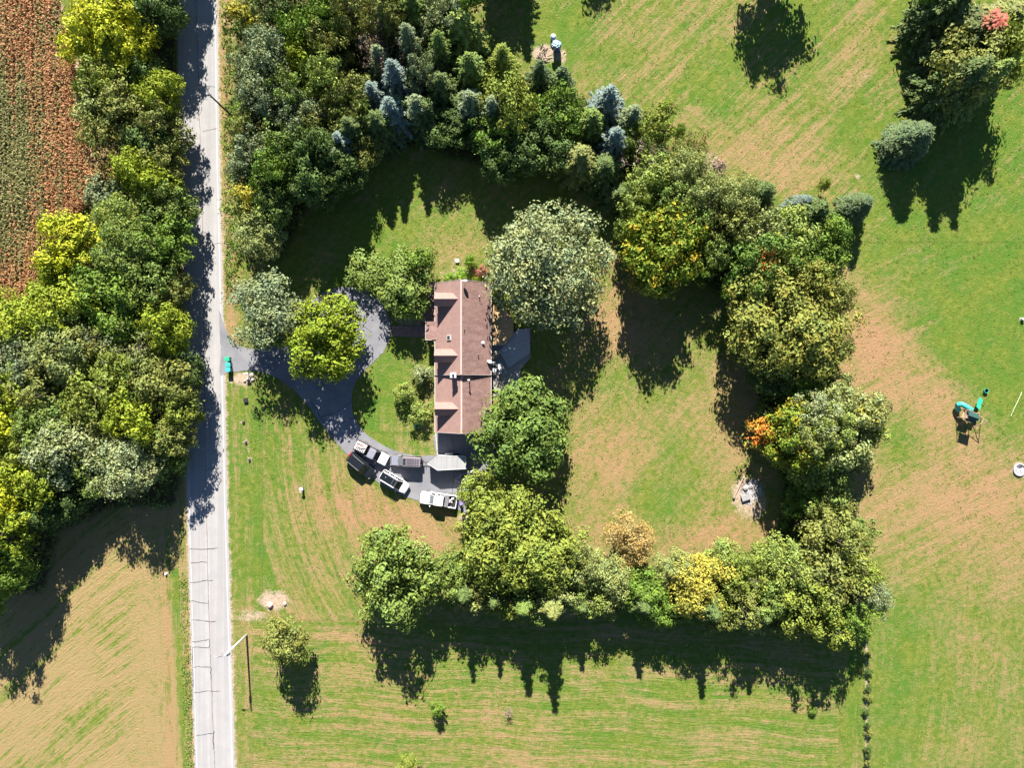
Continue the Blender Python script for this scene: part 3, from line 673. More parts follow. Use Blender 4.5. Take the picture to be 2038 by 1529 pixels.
# --- woods north of the house
for a in [('S', 488, 42, 38, 8, 'ygtop'), ('O', 556, 22, 44, 11, 'needle'), ('F', 530, 115, 54, 12, 'bluegrey'), ('M', 592, 75, 40, 11, 'green'), ('M', 600, 120, 34, 10, 'limeg'), ('O', 652, 100, 44, 11, 'olive'), ('M', 640, 30, 44, 12, 'green'), ('O', 702, 30, 48, 12, 'olive'),
          ('O', 762, 25, 46, 12, 'olive'), ('D', 832, 40, 46, 11, 'mid'), ('O', 882, 30, 48, 12, 'grey'), ('D', 920, 78, 46, 11, 'light'), ('F', 532, 190, 48, 11, 'bluegrey'), ('S', 478, 232, 26, 5, 'green'),
          ('O', 502, 262, 38, 8, 'olive'), ('O', 590, 190, 42, 11, 'mid'), ('O', 650, 165, 42, 12, 'light'), ('O', 702, 190, 44, 11, 'olive'), ('T', 755, 105, 44, 10, 'twig'), ('D', 775, 60, 40, 11, 'olive'),
          ('C', 762, 135, 30, 10, 'bluegrey'), ('C', 795, 172, 36, 12, 'blue'), ('C', 752, 205, 30, 10, 'blue'), ('D', 822, 105, 34, 12, 'bluegrey'), ('D', 880, 118, 34, 12, 'mid'), ('O', 846, 150, 34, 11, 'bluegrey'), ('D', 800, 225, 36, 8, 'teal'),
          ('F', 600, 238, 42, 10, 'bluegrey'), ('O', 652, 235, 42, 10, 'olive'), ('O', 704, 240, 38, 10, 'mid'), ('O', 570, 295, 46, 9, 'mid'), ('O', 515, 305, 42, 9, 'bluegrey'), ('O', 496, 345, 36, 7, 'bluegrey'),
          ('O', 556, 350, 44, 12, 'green'), ('C', 690, 300, 32, 10, 'blue'), ('O', 722, 305, 32, 8, 'olive'), ('M', 640, 300, 44, 13, 'dark'), ('M', 622, 355, 50, 13, 'dark'), ('M', 680, 350, 40, 11, 'dark'), ('D', 762, 262, 40, 10, 'needle'), ('D', 850, 235, 42, 8.5, 'needle'),
          ('D', 882, 190, 42, 10, 'needle'), ('D', 940, 160, 40, 12, 'mid'), ('D', 940, 225, 42, 10.5, 'bluegrey'), ('D', 1000, 140, 36, 11, 'yg'), ('M', 1012, 215, 54, 12, 'yg'), ('O', 985, 275, 46, 9, 'green'),
          ('D', 1072, 160, 28, 9, 'teal'), ('D', 1115, 172, 28, 9, 'teal'), ('M', 1040, 290, 52, 9, 'dark'), ('O', 1122, 228, 48, 10, 'green'), ('M', 1100, 300, 48, 8, 'dark'), ('C', 1205, 212, 34, 10, 'blue'), ('D', 1252, 245, 30, 9, 'bluegrey'),
          ('C', 1218, 290, 32, 10, 'blue'), ('O', 1262, 285, 30, 8, 'mid'), ('M', 1300, 250, 38, 9, 'yg'), ('D', 1150, 330, 42, 10, 'yneedle'), ('D', 1172, 255, 36, 9, 'mid'), ('T', 1278, 330, 44, 8, 'twig'), ('D', 1200, 345, 42, 8, 'needle'),
          ('S', 1352, 262, 14, 5, 'green'), ('O', 1372, 300, 30, 8, 'olive'), ('M', 1300, 355, 44, 10, 'light'), ('F', 1362, 348, 44, 10, 'pale'), ('F', 1405, 395, 44, 11, 'pale'), ('O', 1335, 412, 44, 10, 'mid'), ('O', 1265, 405, 36, 9, 'light'),
          ('F', 1462, 400, 42, 11, 'pale'), ('D', 1502, 398, 38, 10, 'needle'), ('O', 1442, 452, 42, 10, 'olive'), ('M', 1262, 450, 34, 8, 'mid'), ('O', 1510, 460, 46, 11, 'pale'), ('M', 1572, 462, 46, 10, 'light'), ('W', 1585, 412, 22, 7, 'blue'), ('D', 1602, 432, 42, 10, 'needle'),
          ('M', 1642, 462, 42, 9, 'green'), ('M', 1640, 505, 44, 8, 'green'), ('D', 1230, 395, 34, 6, 'needle'), ('O', 510, 215, 34, 8, 'dark'), ('O', 1080, 240, 40, 8, 'dark'), ('M', 905, 262, 42, 7.5, 'dark'), ('M', 1000, 320, 40, 8, 'dark'), ('M', 560, 400, 40, 10, 'dark'), ('M', 600, 300, 36, 12, 'dark'), ('O', 1390, 450, 36, 9, 'mid')]:
    T(*a, N_)
for a in [('M', 560, -60, 50, 11, 'green'), ('M', 660, -60, 50, 12, 'green'), ('M', 760, -60, 50, 12, 'green'), ('C', 850, -60, 34, 13, 'needle'), ('M', 925, -20, 45, 13, 'green'), ('C', 1040, -95, 34, 11, 'needle'), ('C', 985, -80, 34, 11.5, 'needle'), ('M', 1000, -130, 50, 12, 'green'), ]:
    T(*a, 'beyond the top of the photo')
T('M', 1180, -228, 60, 14, 'green', 'beyond the top of the photo', base=True); T('M', 1532, -73, 66, 13.8, 'green', 'beyond the top of the photo', base=True, var=1)
T('S', 497, 398, 46, 8, 'ygtop', N_, 'gold topped bushy tree beside the road above the silvery round one', rot=0)
T('O', 535, 425, 42, 8, 'light', N_, 'light green ragged tree right behind the gold topped roadside tree')
T('F', 520, 470, 46, 8, 'pale', N_, 'pale green tree at the roadside just above the driveway entrance trees')
# --- round the house
T('F', 528, 622, 68, 10.5, 'bluegrey', None, 'grey green tree standing at the driveway mouth by the road')
T('K', 643, 675, 75, 9.6, 'limetree', None, 'bright lime round maple inside the driveway loop', rot=0)
T('L', 1092, 530, 108, 14, 'grey', None, 'largest silvery green tree, overhanging the deck right of the house', rot=R(30), var=0)
T('K', 1038, 855, 88, 10, 'deep', None, 'dark round maple at the lower right corner of the house', rot=R(100), var=1)
T('S', 728, 540, 36, 3.6, 'mid', None, 'small green tree at the top edge of the driveway loop')
T('M', 800, 560, 56, 7, 'mid', None, 'irregular green maple between driveway loop and front porch')
T('S', 838, 522, 30, 7, 'green', None, 'small upright green tree near the upper left roof corner')
T('S', 815, 605, 32, 5.5, 'green', None, 'small green tree above the brick walk')
T('B', 842, 746, 20, 2.6, 'grey', None, 'pale variegated bush against the middle of the front wall')
T('B', 804, 786, 20, 2.8, 'light', None, 'light green round bush left of the two below the walk')
T('B', 837, 823, 21, 2.6, 'light', None, 'light green round bush closest to the garage front')
T('B', 936, 520, 12, 2.6, 'lush', None, 'upright lush green plant above the upper end of the house')
T('B', 958, 540, 13, 1.6, 'redshrub', None, 'reddish shrub beside the upper right roof corner')
T('B', 918, 546, 15, 1.2, 'lush', None, 'low leafy green plant along the upper gable wall')
T('B', 945, 556, 12, 1.0, 'limeg', None, 'low lime plant between red shrub and gable wall')
T('B', 895, 552, 11, 1.0, 'lush', None, 'low green plant at the upper left roof corner')
T('B', 986, 575, 16, 2.2, 'limeg', None, 'lime bush squeezed between the house and the largest tree')
# --- belt right of the back yard
T('K', 1318, 498, 74, 13.6, 'maple', E_, 'round maple turning gold above the long lawn shadow', rot=R(200), var=0)
T('M', 1512, 540, 56, 12.5, 'mapleo', E_, 'green maple with a small orange tip', rot=0, var=1)
for a in [('O', 1425, 505, 36, 9, 'mid'), ('O', 1390, 540, 30, 7, 'green'), ('O', 1590, 520, 40, 9, 'green'), ('Q', 1565, 640, 106, 13, 'ochre'), ('M', 1665, 592, 34, 8, 'olive'), ('O', 1640, 690, 46, 9, 'olive'), ('O', 1600, 560, 44, 10, 'ochre'), ('F', 1640, 850, 44, 13, 'light'), ('S', 1725, 860, 34, 8, 'light'),
          ('M', 1545, 735, 56, 8, 'dark'), ('M', 1610, 745, 50, 8, 'green'), ('M', 1482, 565, 40, 9, 'green'), ('O', 1645, 790, 46, 10, 'pale'), ('M', 1520, 700, 40, 7, 'dark'),
          ('F', 1615, 830, 46, 13, 'grey'), ('M', 1660, 872, 52, 12, 'pale'), ('F', 1600, 870, 40, 13.5, 'pale'), ('M', 1610, 925, 46, 8, 'light'), ('M', 1655, 950, 48, 8, 'mid'), ('O', 1690, 905, 40, 9, 'pale'), ('O', 1600, 1000, 36, 6, 'green'), ('O', 1650, 1020, 40, 8, 'olive')]:
    T(*a, E_)
T('K', 1588, 868, 62, 12.5, 'maple', E_, 'round maple with scattered gold leaves right of the orange tree', rot=R(120), var=1)
T('S', 1524, 862, 40, 6.4, 'fire', E_, 'small maple with flaming orange side at the yard edge', rot=0, var=1)
T('M', 1712, 825, 46, 12, 'palegold', E_, 'pale tree with golden patch leaning right of the orange maple', rot=0, var=2)
# --- row below the yard
T('K', 786, 1150, 82, 12.5, 'mid', S_, 'round green maple standing left end of the lower tree row', rot=R(50), var=0)
T('Q', 1034, 1080, 103, 14, 'yg', S_, 'big yellow green tree below the parked white pickup', rot=R(10), var=0)
for a in [('M', 895, 1135, 38, 10, 'mid'), ('M', 955, 975, 38, 8, 'yg'), ('O', 1000, 1000, 36, 8, 'yg'), ('F', 1250, 1075, 46, 8, 'brown'), ('M', 1275, 1175, 44, 9, 'green'), ('F', 1205, 1150, 44, 10, 'pale'), ('F', 1148, 1120, 40, 10, 'pale'), ('O', 1165, 1190, 38, 9, 'light'),
          ('F', 1345, 1135, 38, 9, 'pale'), ('M', 1322, 1200, 38, 8, 'green'), ('F', 1388, 1165, 58, 11, 'yellow'), ('O', 1445, 1120, 42, 9, 'light'), ('O', 1482, 1145, 46, 11, 'yg'), ('F', 1545, 1120, 50, 11, 'light'), ('O', 1470, 1205, 44, 10, 'olive'), ('M', 1520, 1190, 46, 11, 'mid'),
          ('O', 1650, 1070, 58, 11, 'olive'), ('O', 1640, 1150, 66, 12, 'olive'), ('M', 1592, 1195, 52, 12, 'yg'), ('O', 1690, 1120, 46, 11, 'yg'), ('F', 1722, 1185, 36, 11, 'bluegrey'), ('O', 1690, 1230, 40, 11, 'green'), ('O', 1565, 1235, 36, 8, 'olive'), ('O', 1645, 1245, 36, 10, 'yg'),
          ('M', 1440, 1200, 34, 8, 'yg'), ('O', 1700, 1060, 34, 9, 'mid'), ('M', 1100, 1090, 44, 9, 'mid')]:
    T(*a, S_)
for (bx, by, r, h, c) in [(930, 1150, 28, 12, 'needle'), (985, 1165, 26, 10.5, 'needle'), (1090, 1168, 38, 14.4, 'yneedle'), (1040, 1170, 32, 12.5, 'mid'), (1150, 1180, 26, 9, 'needle'), (1262, 1175, 34, 10, 'needle'), (1385, 1180, 34, 12, 'needle'), (1480, 1190, 28, 11, 'needle')]:
    T('C', bx, by, r, h, c, S_, base=True)
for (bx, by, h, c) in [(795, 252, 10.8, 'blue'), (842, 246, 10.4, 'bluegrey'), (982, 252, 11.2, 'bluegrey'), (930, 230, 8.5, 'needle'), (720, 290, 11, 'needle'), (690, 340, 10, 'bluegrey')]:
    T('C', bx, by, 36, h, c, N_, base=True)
for a in [('M', 950, 1170, 42, 9, 'olive'), ('O', 1005, 1185, 42, 9, 'yg'), ('O', 1060, 1190, 40, 9, 'mid'), ('M', 1120, 1175, 42, 9, 'pale'), ('S', 1220, 1200, 28, 6, 'olive'), ('S', 1290, 1215, 26, 6, 'green'), ('S', 1360, 1215, 28, 6, 'mid'), ('S', 1420, 1230, 26, 6, 'olive'), ('S', 1500, 1235, 28, 6, 'pale'), ('S', 1600, 1245, 30, 7, 'olive')]:
    T(*a, S_)
# --- free standing
T('M', 588, 1250, 38, 9.8, 'olive', None, 'lone olive green tree leaning over the lawn beside the street lamp', base=True)
T('S', 873, 1400, 15, 3.4, 'green', None, 'tiny upright tree casting a pointed shadow on the mown field', base=True)
T('S', 812, 1522, 18, 3.2, 'yg', None, 'small bush cut by the bottom edge of the photo')
T('W', 1786, 295, 44, 8.2, 'teal', None, 'dense blue green spruce alone on the back lawn', base=True)
T('W', 1688, 420, 30, 6.5, 'teal', None, 'dark dense spruce at the right end of the upper woods', base=True)
T('S', 1628, 375, 12, 4.0, 'yg', None, 'sapling with yellow green top on dry grass above the woods', base=True)
T('B', 1421, 332, 22, 1.8, 'twig', None, 'dome of bare purplish brown twigs at the woods edge')
T('C', 1845, 205, 48, 14.6, 'needle', None, 'tall conifer at left of the group in the upper right', base=True)
T('C', 1885, 205, 46, 14.4, 'mid', None, 'lower middle conifer of the upper right group', base=True)
T('M', 1868, 170, 70, 13.5, 'olive', None, 'bushy olive tree in the middle of the upper right group', base=True)
T('M', 1925, 140, 60, 12.5, 'yg', None, 'yellow green tree at the outer edge of the upper right group', base=True)
T('D', 1880, 120, 76, 12.5, 'redspot', None, 'broad conifer with red patch on its crown, upper right', rot=0, base=True, var=0)
T('D', 1925, 95, 66, 12, 'yneedle', None, 'yellowish conifer at the right of the upper right group', base=True)
T('D', 1832, 60, 56, 12, 'needle', None, 'dark conifer topmost in the upper right group', base=True)
T('M', 1890, -50, 60, 12, 'green', 'beyond the top of the photo')
T('T', 1012, 1412, 9, 1.9, 'twig', None, 'nearly bare sapling on the mown field below the tree row', base=True)
T('B', 1615, 1412, 9, 1.0, 'green', None, 'tiny dark shrub on the mown field near its right end', base=True)
for k, (x, y, r) in enumerate([(1724, 1302, 6), (1725, 1336, 7), (1725, 1368, 7), (1725, 1386, 8), (1720, 1414, 7), (1723, 1440, 5), (1725, 1456, 7), (1724, 1488, 7), (1724, 1500, 6), (1724, 1516, 6)]):
    T('B', x, y, r, 1.1, 'dark' if k % 3 else 'olive', 'on bare strip right of mown field', base=True)

# --- build them
def barename(k): return NAME[k]
groups = {}
for t in TREES: groups.setdefault((LOOK[t[5]], WORD[t[0]], t[6]), []).append(t)
rgt = random.Random(77)
ORD = ['first', 'second', 'third', 'fourth', 'fifth', 'sixth', 'seventh', 'eighth', 'ninth', 'tenth', 'eleventh', 'twelfth']
def label_of(t):
    if t[7]: return t[7]
    L = sorted([q for q in groups[(LOOK[t[5]], WORD[t[0]], t[6])] if not q[7]], key=lambda q: -q[2]); i = [id(q) for q in L].index(id(t))
    s = f"{LOOK[t[5]]} {WORD[t[0]]} {t[6]}"
    if len(L) == 1: return s
    if i == 0: return s + ', uppermost of its kind'
    if i == len(L) - 1: return s + ', lowest of its kind'
    return s + f', {ORD[i]} from the top'
GRP = {W_: 'trees in the woods left of the road', N_: 'trees in the woods above the house', E_: 'trees in the belt right of the back yard', S_: 'trees in the row below the back yard'}
for ti, t in enumerate(TREES):
    kind, x, y, r, h, colr, zn, lab, rot, var = t
    L = PROTO[kind]; pr = L[var % len(L)] if var is not None else L[rgt.randrange(len(L))]
    rz = rot if rot is not None else rgt.uniform(0, 6.283)
    root = thing(NAME[kind], label_of(t), {'B': 'shrub', 'S': 'tree'}.get(kind, 'tree'), (x, y, 0), rz, GRP.get(zn) or ('weedy shrubs along the field edge' if zn and 'bare strip' in zn else None))
    sx = r / pr[2]; sz = h / pr[3]; root.scale = (sx, sx * rgt.uniform(.94, 1.06), sz)
    c = link('crown', pr[0], None, root)
    if len(pr[0].materials) == 0: pr[0].materials.append(LM['green'])
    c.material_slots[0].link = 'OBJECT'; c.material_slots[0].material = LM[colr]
    link('trunk', pr[1], MBARK, root)

# --- undergrowth and tall weeds: low leaf litter plants nobody could count
def carpet(name, label, poly, n, hmax, size, mat, seed, avoid=True, edge=None):
    rng = np.random.default_rng(seed); xs = [p[0] for p in poly]; ysx = [p[1] for p in poly]
    px = rng.uniform(min(xs), max(xs), n * 3); py = rng.uniform(min(ysx), max(ysx), n * 3)
    k = inside(px, py, poly); px, py = px[k][:n], py[k][:n]
    x = (px - 1019) / PPM; y = (764.5 - py) / PPM; d = vnoise(x, y, 2.0, seed); keep = rng.random(len(x)) < (.25 + d); x, y, d = x[keep], y[keep], d[keep]
    m = 6; c = np.stack([np.repeat(x, m) + rng.normal(size=len(x) * m) * .22, np.repeat(y, m) + rng.normal(size=len(x) * m) * .22, np.abs(rng.normal(size=len(x) * m)) * hmax * np.repeat(d, m) + .06], 1)
    Vx, Fx = leaf_faces(c, rng.normal(size=c.shape) * .6 + np.array([0, 0, 1.]), size * rng.uniform(.6, 1.4, len(c)), rng)
    o = link(name, np_mesh(name, Vx, Fx, mat, tint=np.clip(.5 + .2 * rng.normal(size=len(c)), 0, 1))); tag(o, label, 'undergrowth', kind='stuff'); return o
carpet('undergrowth', 'mixed low leafy plants on the floor of the woods left of the road', [p for p in WOODS['west'] if p[0] > -450], 9000, .9, .34, LM['mid'], 5)
carpet('undergrowth', 'mixed low leafy plants on the floor of the woods above the house', WOODS['north'], 9000, .9, .34, LM['dark'], 6)
carpet('undergrowth', 'low leafy plants under the belt and row round the back yard', WOODS['east'], 5000, .8, .34, LM['green'], 7)
carpet('tall_weeds', 'ragged green weeds on the verge between road and upper woods', [(444, 60), (460, 60), (476, 300), (474, 560), (450, 600), (447, 300)], 800, .3, .24, LM['green'], 8)
carpet('tall_weeds', 'strip of bright weeds along the road beside the hay field', [(360, 1140), (372, 1140), (386, 1540), (372, 1540)], 380, .25, .2, LM['green'], 9)

# ================================================================== CORN
def corn_field():
    rng = np.random.default_rng(4)
    rows = np.arange(-88, -62, .76); xs = []; ysv = []
    for rx in rows:
        yy = np.arange(8, 66, .2); xs.append(np.full(len(yy), rx) + (yy - 30) * -.012 + rng.normal(size=len(yy)) * .04); ysv.append(yy + rng.normal(size=len(yy)) * .05)
    x = np.concatenate(xs); y = np.concatenate(ysv); px = x * PPM + 1019; py = 764.5 - y * PPM
    k = inside(px, py, CORN); x, y, px, py = x[k], y[k], px[k], py[k]; n = len(x)
    gre = np.exp(-((px - 30) / 80) ** 2 - ((py - 330) / 180) ** 2) * 1.35 + .35 * np.exp(-((px - 120) / 50) ** 2 - ((py - 60) / 50) ** 2)
    gre = np.clip(gre + (vnoise(x * 3, y, 3.5, 8) - .5) * .7 + .45 * np.sin(x * 2.1 + .6 * np.sin(y * .15)) * .5, 0, 1)
    hgt = 2.1 * (.74 + .25 * vnoise(x, y, 4, 9) + .22 * vnoise(x * 5, y, 6, 19)) * rng.uniform(.85, 1.1, n)
    m = 7; N = n * m
    bx = np.repeat(x, m); by = np.repeat(y, m); hh = np.repeat(hgt, m); lev = np.tile(np.linspace(.35, .97, m), n) + rng.normal(size=N) * .03
    a = rng.uniform(0, 6.283, N); L = rng.uniform(.45, .85, N) * (1.1 - .45 * lev); wd_ = .075 * rng.uniform(.8, 1.5, N)
    dx, dy = np.cos(a), np.sin(a); z = hh * lev
    def pt(t, s, zz): return np.stack([bx + dx * L * t - dy * wd_ * s, by + dy * L * t + dx * wd_ * s, zz], 1)
    V1 = np.stack([pt(0, -.5, z), pt(0, .5, z), pt(.5, 1, z + L * .28), pt(.5, -1, z + L * .22), pt(1, .4, z - L * .1), pt(1, -.4, z - L * .12)], 1)
    Vx = V1.reshape(-1, 3); b = np.arange(N)[:, None] * 6
    Fx = np.concatenate([b + np.array([0, 1, 2, 3]), b + np.array([3, 2, 4, 5])])
    g_ = np.repeat(gre, m) > rng.random(N); r1 = rng.random(N)[:, None]
    brown = np.array([.33, .135, .050]) * (1 - r1) + np.array([.50, .27, .13]) * r1; br2 = np.array([.27, .16, .06])
    grn = np.array([.11, .125, .03]) * (1 - r1) + np.array([.30, .27, .11]) * r1
    colr = np.where(g_[:, None], grn, np.where(rng.random(N)[:, None] < .25, br2, brown)) * rng.uniform(.7, 1.25, N)[:, None]
    colr = np.concatenate([np.clip(colr, 0, 1), np.ones((N, 1))], 1).repeat(6, 0)
    mm = NB('corn_leaf'); at = mm.n('ShaderNodeAttribute', attribute_name='paint')
    nd = mm.n('ShaderNodeBsdfPrincipled'); mm.put(nd.inputs['Base Color'], at.outputs['Color']); nd.inputs['Roughness'].default_value = .7; nd.inputs['Specular IOR Level'].default_value = .2
    tr = mm.n('ShaderNodeBsdfTranslucent'); mm.put(tr.inputs[0], at.outputs['Color']); mx = mm.n('ShaderNodeMixShader'); mx.inputs[0].default_value = .25
    mm.t.links.new(nd.outputs[0], mx.inputs[1]); mm.t.links.new(tr.outputs[0], mx.inputs[2]); mm.t.links.new(mx.outputs[0], mm.out.inputs[0])
    o = link('corn_crop', np_mesh('corn_crop', Vx, Fx, mm.m, color=colr))
    tag(o, 'ripe corn turning from green to rusty brown in the upper left field', 'corn', kind='stuff')
corn_field()

# ================================================================== GRASS TUFTS
def tufts():
    rng = np.random.default_rng(21); n = 46000
    px = rng.uniform(440, 2060, n); py = rng.uniform(-20, 1550, n)
    bad = inside(px, py, [(430, 610), (620, 560), (780, 600), (990, 540), (1060, 650), (1060, 790), (990, 860), (990, 990), (930, 1025), (700, 960), (520, 790), (430, 770)])
    x = (px - 1019) / PPM; y = (764.5 - py) / PPM
    d = vnoise(x, y, 5, 31) * .6 + vnoise(x, y, 1.6, 32) * .6; k = ~bad & ((px > 476) | (py < 700)) & (rng.random(n) < d - .15)
    x, y = x[k], y[k]; m = 3; N = len(x) * m
    s = np.repeat(rng.uniform(.06, .17, len(x)), m)
    c = np.stack([np.repeat(x, m) + rng.normal(size=N) * .10, np.repeat(y, m) + rng.normal(size=N) * .10, s * .35 + .01], 1)
    nr = rng.normal(size=c.shape); nr[:, 2] = np.abs(nr[:, 2]) * .7 + .7
    Vx, Fx = leaf_faces(c, nr, s * 1.3, rng, asp=.45)
    b = NB('grass_tuft'); t = b.attr('tint'); pz = b.noise(b.pos(), .4, 3, .6)
    cg_ = b.mix(b.smooth(t, .2, .8), (.075, .125, .018), (.200, .245, .045)); ct_ = b.mix(b.smooth(t, .2, .8), (.150, .150, .040), (.340, .280, .130))
    b.bsdf(b.mix(b.smooth(b.math('ADD', pz, b.math('MULTIPLY', t, .2)), .5, .75), cg_, ct_), .85, spec=.1)
    o = link('grass_tufts', np_mesh('grass_tufts', Vx, Fx, b.m, tint=np.repeat(rng.random(len(x)), m)))
    tag(o, 'scattered coarse grass tufts standing out of the lawns', 'grass', kind='stuff')
tufts()
# ================================================================== HOUSE
XL, XR, XM = -11.95, -3.28, -7.62
YT, YS, YB = 15.65, 1.40, -7.50      # upper gable, step between the two roofs, lower gable
m = NB('roof_shingles'); p = m.coord(); 
br = m.n('ShaderNodeTexBrick'); m.put(br.inputs['Vector'], m.coord('UV')); br.inputs['Scale'].default_value = 1.0
br.inputs['Brick Width'].default_value = .32; br.inputs['Row Height'].default_value = .145; br.inputs['Mortar Size'].default_value = .009
br.inputs['Color1'].default_value = (.29, .18, .152, 1); br.inputs['Color2'].default_value = (.245, .148, .127, 1); br.inputs['Mortar'].default_value = (.16, .10, .09, 1)
st_ = m.noise(m.mapping(m.pos(), (.12, 1.6, 1)), 1.0, 4, .65); st2 = m.noise(m.pos(), 3.0, 4, .7)
c = m.mix(m.smooth(st_, .38, .62, 0, .8), br.outputs[0], (.175, .105, .090)); c = m.mix(m.smooth(st2, .45, .7, 0, .4), c, (.36, .24, .205))
m.bsdf(c, .95, normal=m.bump(br.outputs[1], .3, .02), spec=.12); MROOF = m.m
m2 = NB('bright_side_clean_shingles'); br = m2.n('ShaderNodeTexBrick'); m2.put(br.inputs['Vector'], m2.coord('UV')); br.inputs['Scale'].default_value = 1.0  # left slope and dormers: unstained, and sunlit-side brightness put into the shingle colours
br.inputs['Brick Width'].default_value = .32; br.inputs['Row Height'].default_value = .145; br.inputs['Mortar Size'].default_value = .009
br.inputs['Color1'].default_value = (.30, .188, .158, 1); br.inputs['Color2'].default_value = (.265, .162, .138, 1); br.inputs['Mortar'].default_value = (.20, .13, .11, 1)
c = m2.mix(m2.smooth(m2.noise(m2.pos(), 1.2, 5, .7), .4, .7, 0, .35), br.outputs[0], (.36, .24, .205)); m2.bsdf(c, .95, normal=m2.bump(br.outputs[1], .3, .02), spec=.12); MROOF2 = m2.m
MTRIM = flat('white_trim', (.50, .48, .46), .5, var=.06)
MRIDGE = flat('ridge_shingles', (.45, .31, .27), .9, var=.12)
m = NB('lap_siding'); pz = m.n('ShaderNodeSeparateXYZ'); m.put(pz.inputs[0], m.pos())
sw = m.math('FRACT', m.math('MULTIPLY', pz.outputs[2], 7.5)); m.bsdf(m.mix(m.smooth(m.noise(m.pos(), 2, 3), .3, .7), (.30, .26, .235), (.38, .33, .29)), .8, normal=m.bump(sw, .6, .03)); MSIDE = m.m
m = NB('house_brick'); br = m.n('ShaderNodeTexBrick'); m.put(br.inputs['Vector'], m.mapping(m.coord(), (1, 1, 1), (R(90), 0, 0))); br.inputs['Scale'].default_value = 4
br.inputs['Color1'].default_value = (.32, .17, .13, 1); br.inputs['Color2'].default_value = (.40, .24, .18, 1); br.inputs['Mortar'].default_value = (.35, .32, .28, 1); m.bsdf(br.outputs[0], .9); MHB = m.m
g_ = NB('window_glass'); g_.bsdf((.03, .04, .05), .06, spec=.8); MGL = g_.m
MGUT = flat('gutter_metal', (.55, .50, .47), .4, var=.05)
house = thing('house', 'long brown shingled house with three roof dormers and a chimney', 'house', (XM, (YT + YB) / 2, 0))
def hobj(name, bm, mat, parent=house, smooth=False):
    o = obj(name, bm, mat, None, smooth); o.parent = parent
    p = parent; off = Vector((0, 0, 0))
    while p is not None: off += p.location; p = p.parent
    o.data.transform(Matrix.Translation(-off)); return o
def quv(bm, pts, uv):
    lay = bm.loops.layers.uv.verify(); f = bm.faces.new([bm.verts.new(p) for p in pts])
    for l, q in zip(f.loops, uv): l[lay].uv = q
    return f
def slope(name, a, b, c, d, mat, th=.16, parent=house):
    """roof slab: a-b along the eave, d-c along the ridge"""
    a, b, c, d = map(Vector, (a, b, c, d)); L = (b - a).length; S = (d - a).length
    n = (b - a).cross(d - a).normalized(); 
    if n.z < 0: n = -n
    bm = BM(); lay = bm.loops.layers.uv.verify()
    uv = [(0, 0), (L, 0), ((c - a).dot((b - a).normalized()), S), ((d - a).dot((b - a).normalized()), S)]
    quv(bm, (a, b, c, d), uv); lo = [q - n * th for q in (a, b, c, d)]; quv(bm, lo[::-1], uv[::-1])
    P4 = (a, b, c, d)
    for i in range(4): quv(bm, (P4[i], P4[(i + 1) % 4], lo[(i + 1) % 4], lo[i]), [(0, 0), (.3, 0), (.3, .1), (0, .1)])
    o = hobj(name, bm, mat, parent); return o
def gable_wall(bm, y, xl, xr, ze, zr, th=.15):
    xm = (xl + xr) / 2
    for yy in (y, y + th): pass
    f = [(xl, y, 0), (xr, y, 0), (xr, y, ze), (xm, y, zr), (xl, y, ze)]; b = [(q[0], y + th, q[2]) for q in f]
    A = [bm.verts.new(q) for q in f]; B = [bm.verts.new(q) for q in b]
    bm.faces.new(A); bm.faces.new(B[::-1])
    for i in range(5): bm.faces.new((A[i], A[(i + 1) % 5], B[(i + 1) % 5], B[i]))
OV = .38
def block(yt, yb, ze, zr, nm):
    k = (zr - ze) / (XM - XL)
    wl, wr = XL + OV, XR - OV; zw = ze + OV * k - .2
    bm = BM(); box(bm, ((wl + wr) / 2, (yt + yb) / 2, zw / 2), (wr - wl, yt - yb - .62, zw)); hobj('wall', bm, MSIDE)
    bm = BM(); gable_wall(bm, yt - .30, wl, wr, zw - .02, zr - .28); hobj('gable_wall', bm, MSIDE)
    bm = BM(); gable_wall(bm, yb + .15, wl, wr, zw - .02, zr - .28); hobj('gable_wall', bm, MSIDE)
    r1 = slope('roof', (XL, yb, ze), (XL, yt, ze), (XM, yt, zr), (XM, yb, zr), MROOF2)
    r2 = slope('roof', (XR, yt, ze), (XR, yb, ze), (XM, yb, zr), (XM, yt, zr), MROOF)
    bm = BM(); box(bm, (XM, (yt + yb) / 2, zr + .03), (.26, yt - yb + .02, .05), bev=.015); hobj('ridge_cap', bm, MRIDGE)
    for x in (XL - .045, XR + .045):
        bm = BM(); box(bm, (x, (yt + yb) / 2, ze - .09), (.085, yt - yb + .05, .11)); hobj('gutter', bm, MTRIM if x > XM else MGUT)
    for y in (yt + .02, yb - .02):
        bm = BM()
        for sx, xe in ((1, XL), (-1, XR)):
            a = Vector((xe, y, ze - .07)); b = Vector((XM, y, zr - .06)); d = (b - a).normalized(); n = Vector((-d.z, 0, d.x)) * .09
            loft(bm, [[a + n + Vector((0, e, 0)), a - n + Vector((0, e, 0)), b - n + Vector((0, e, 0)), b + n + Vector((0, e, 0))] for e in (-.018, .018)])
        hobj('rake_board', bm, MTRIM if y < 10 else MGUT)
    return k
KM = block(YT, YS, 2.75, 6.45, 'main'); KG = block(YS - .012, YB, 2.60, 5.75, 'garage')
def zroof(x, main=True):
    ze, k = (2.75, KM) if main else (2.60, KG); return ze + (x - XL) * k if x < XM else ze + (XR - x) * k
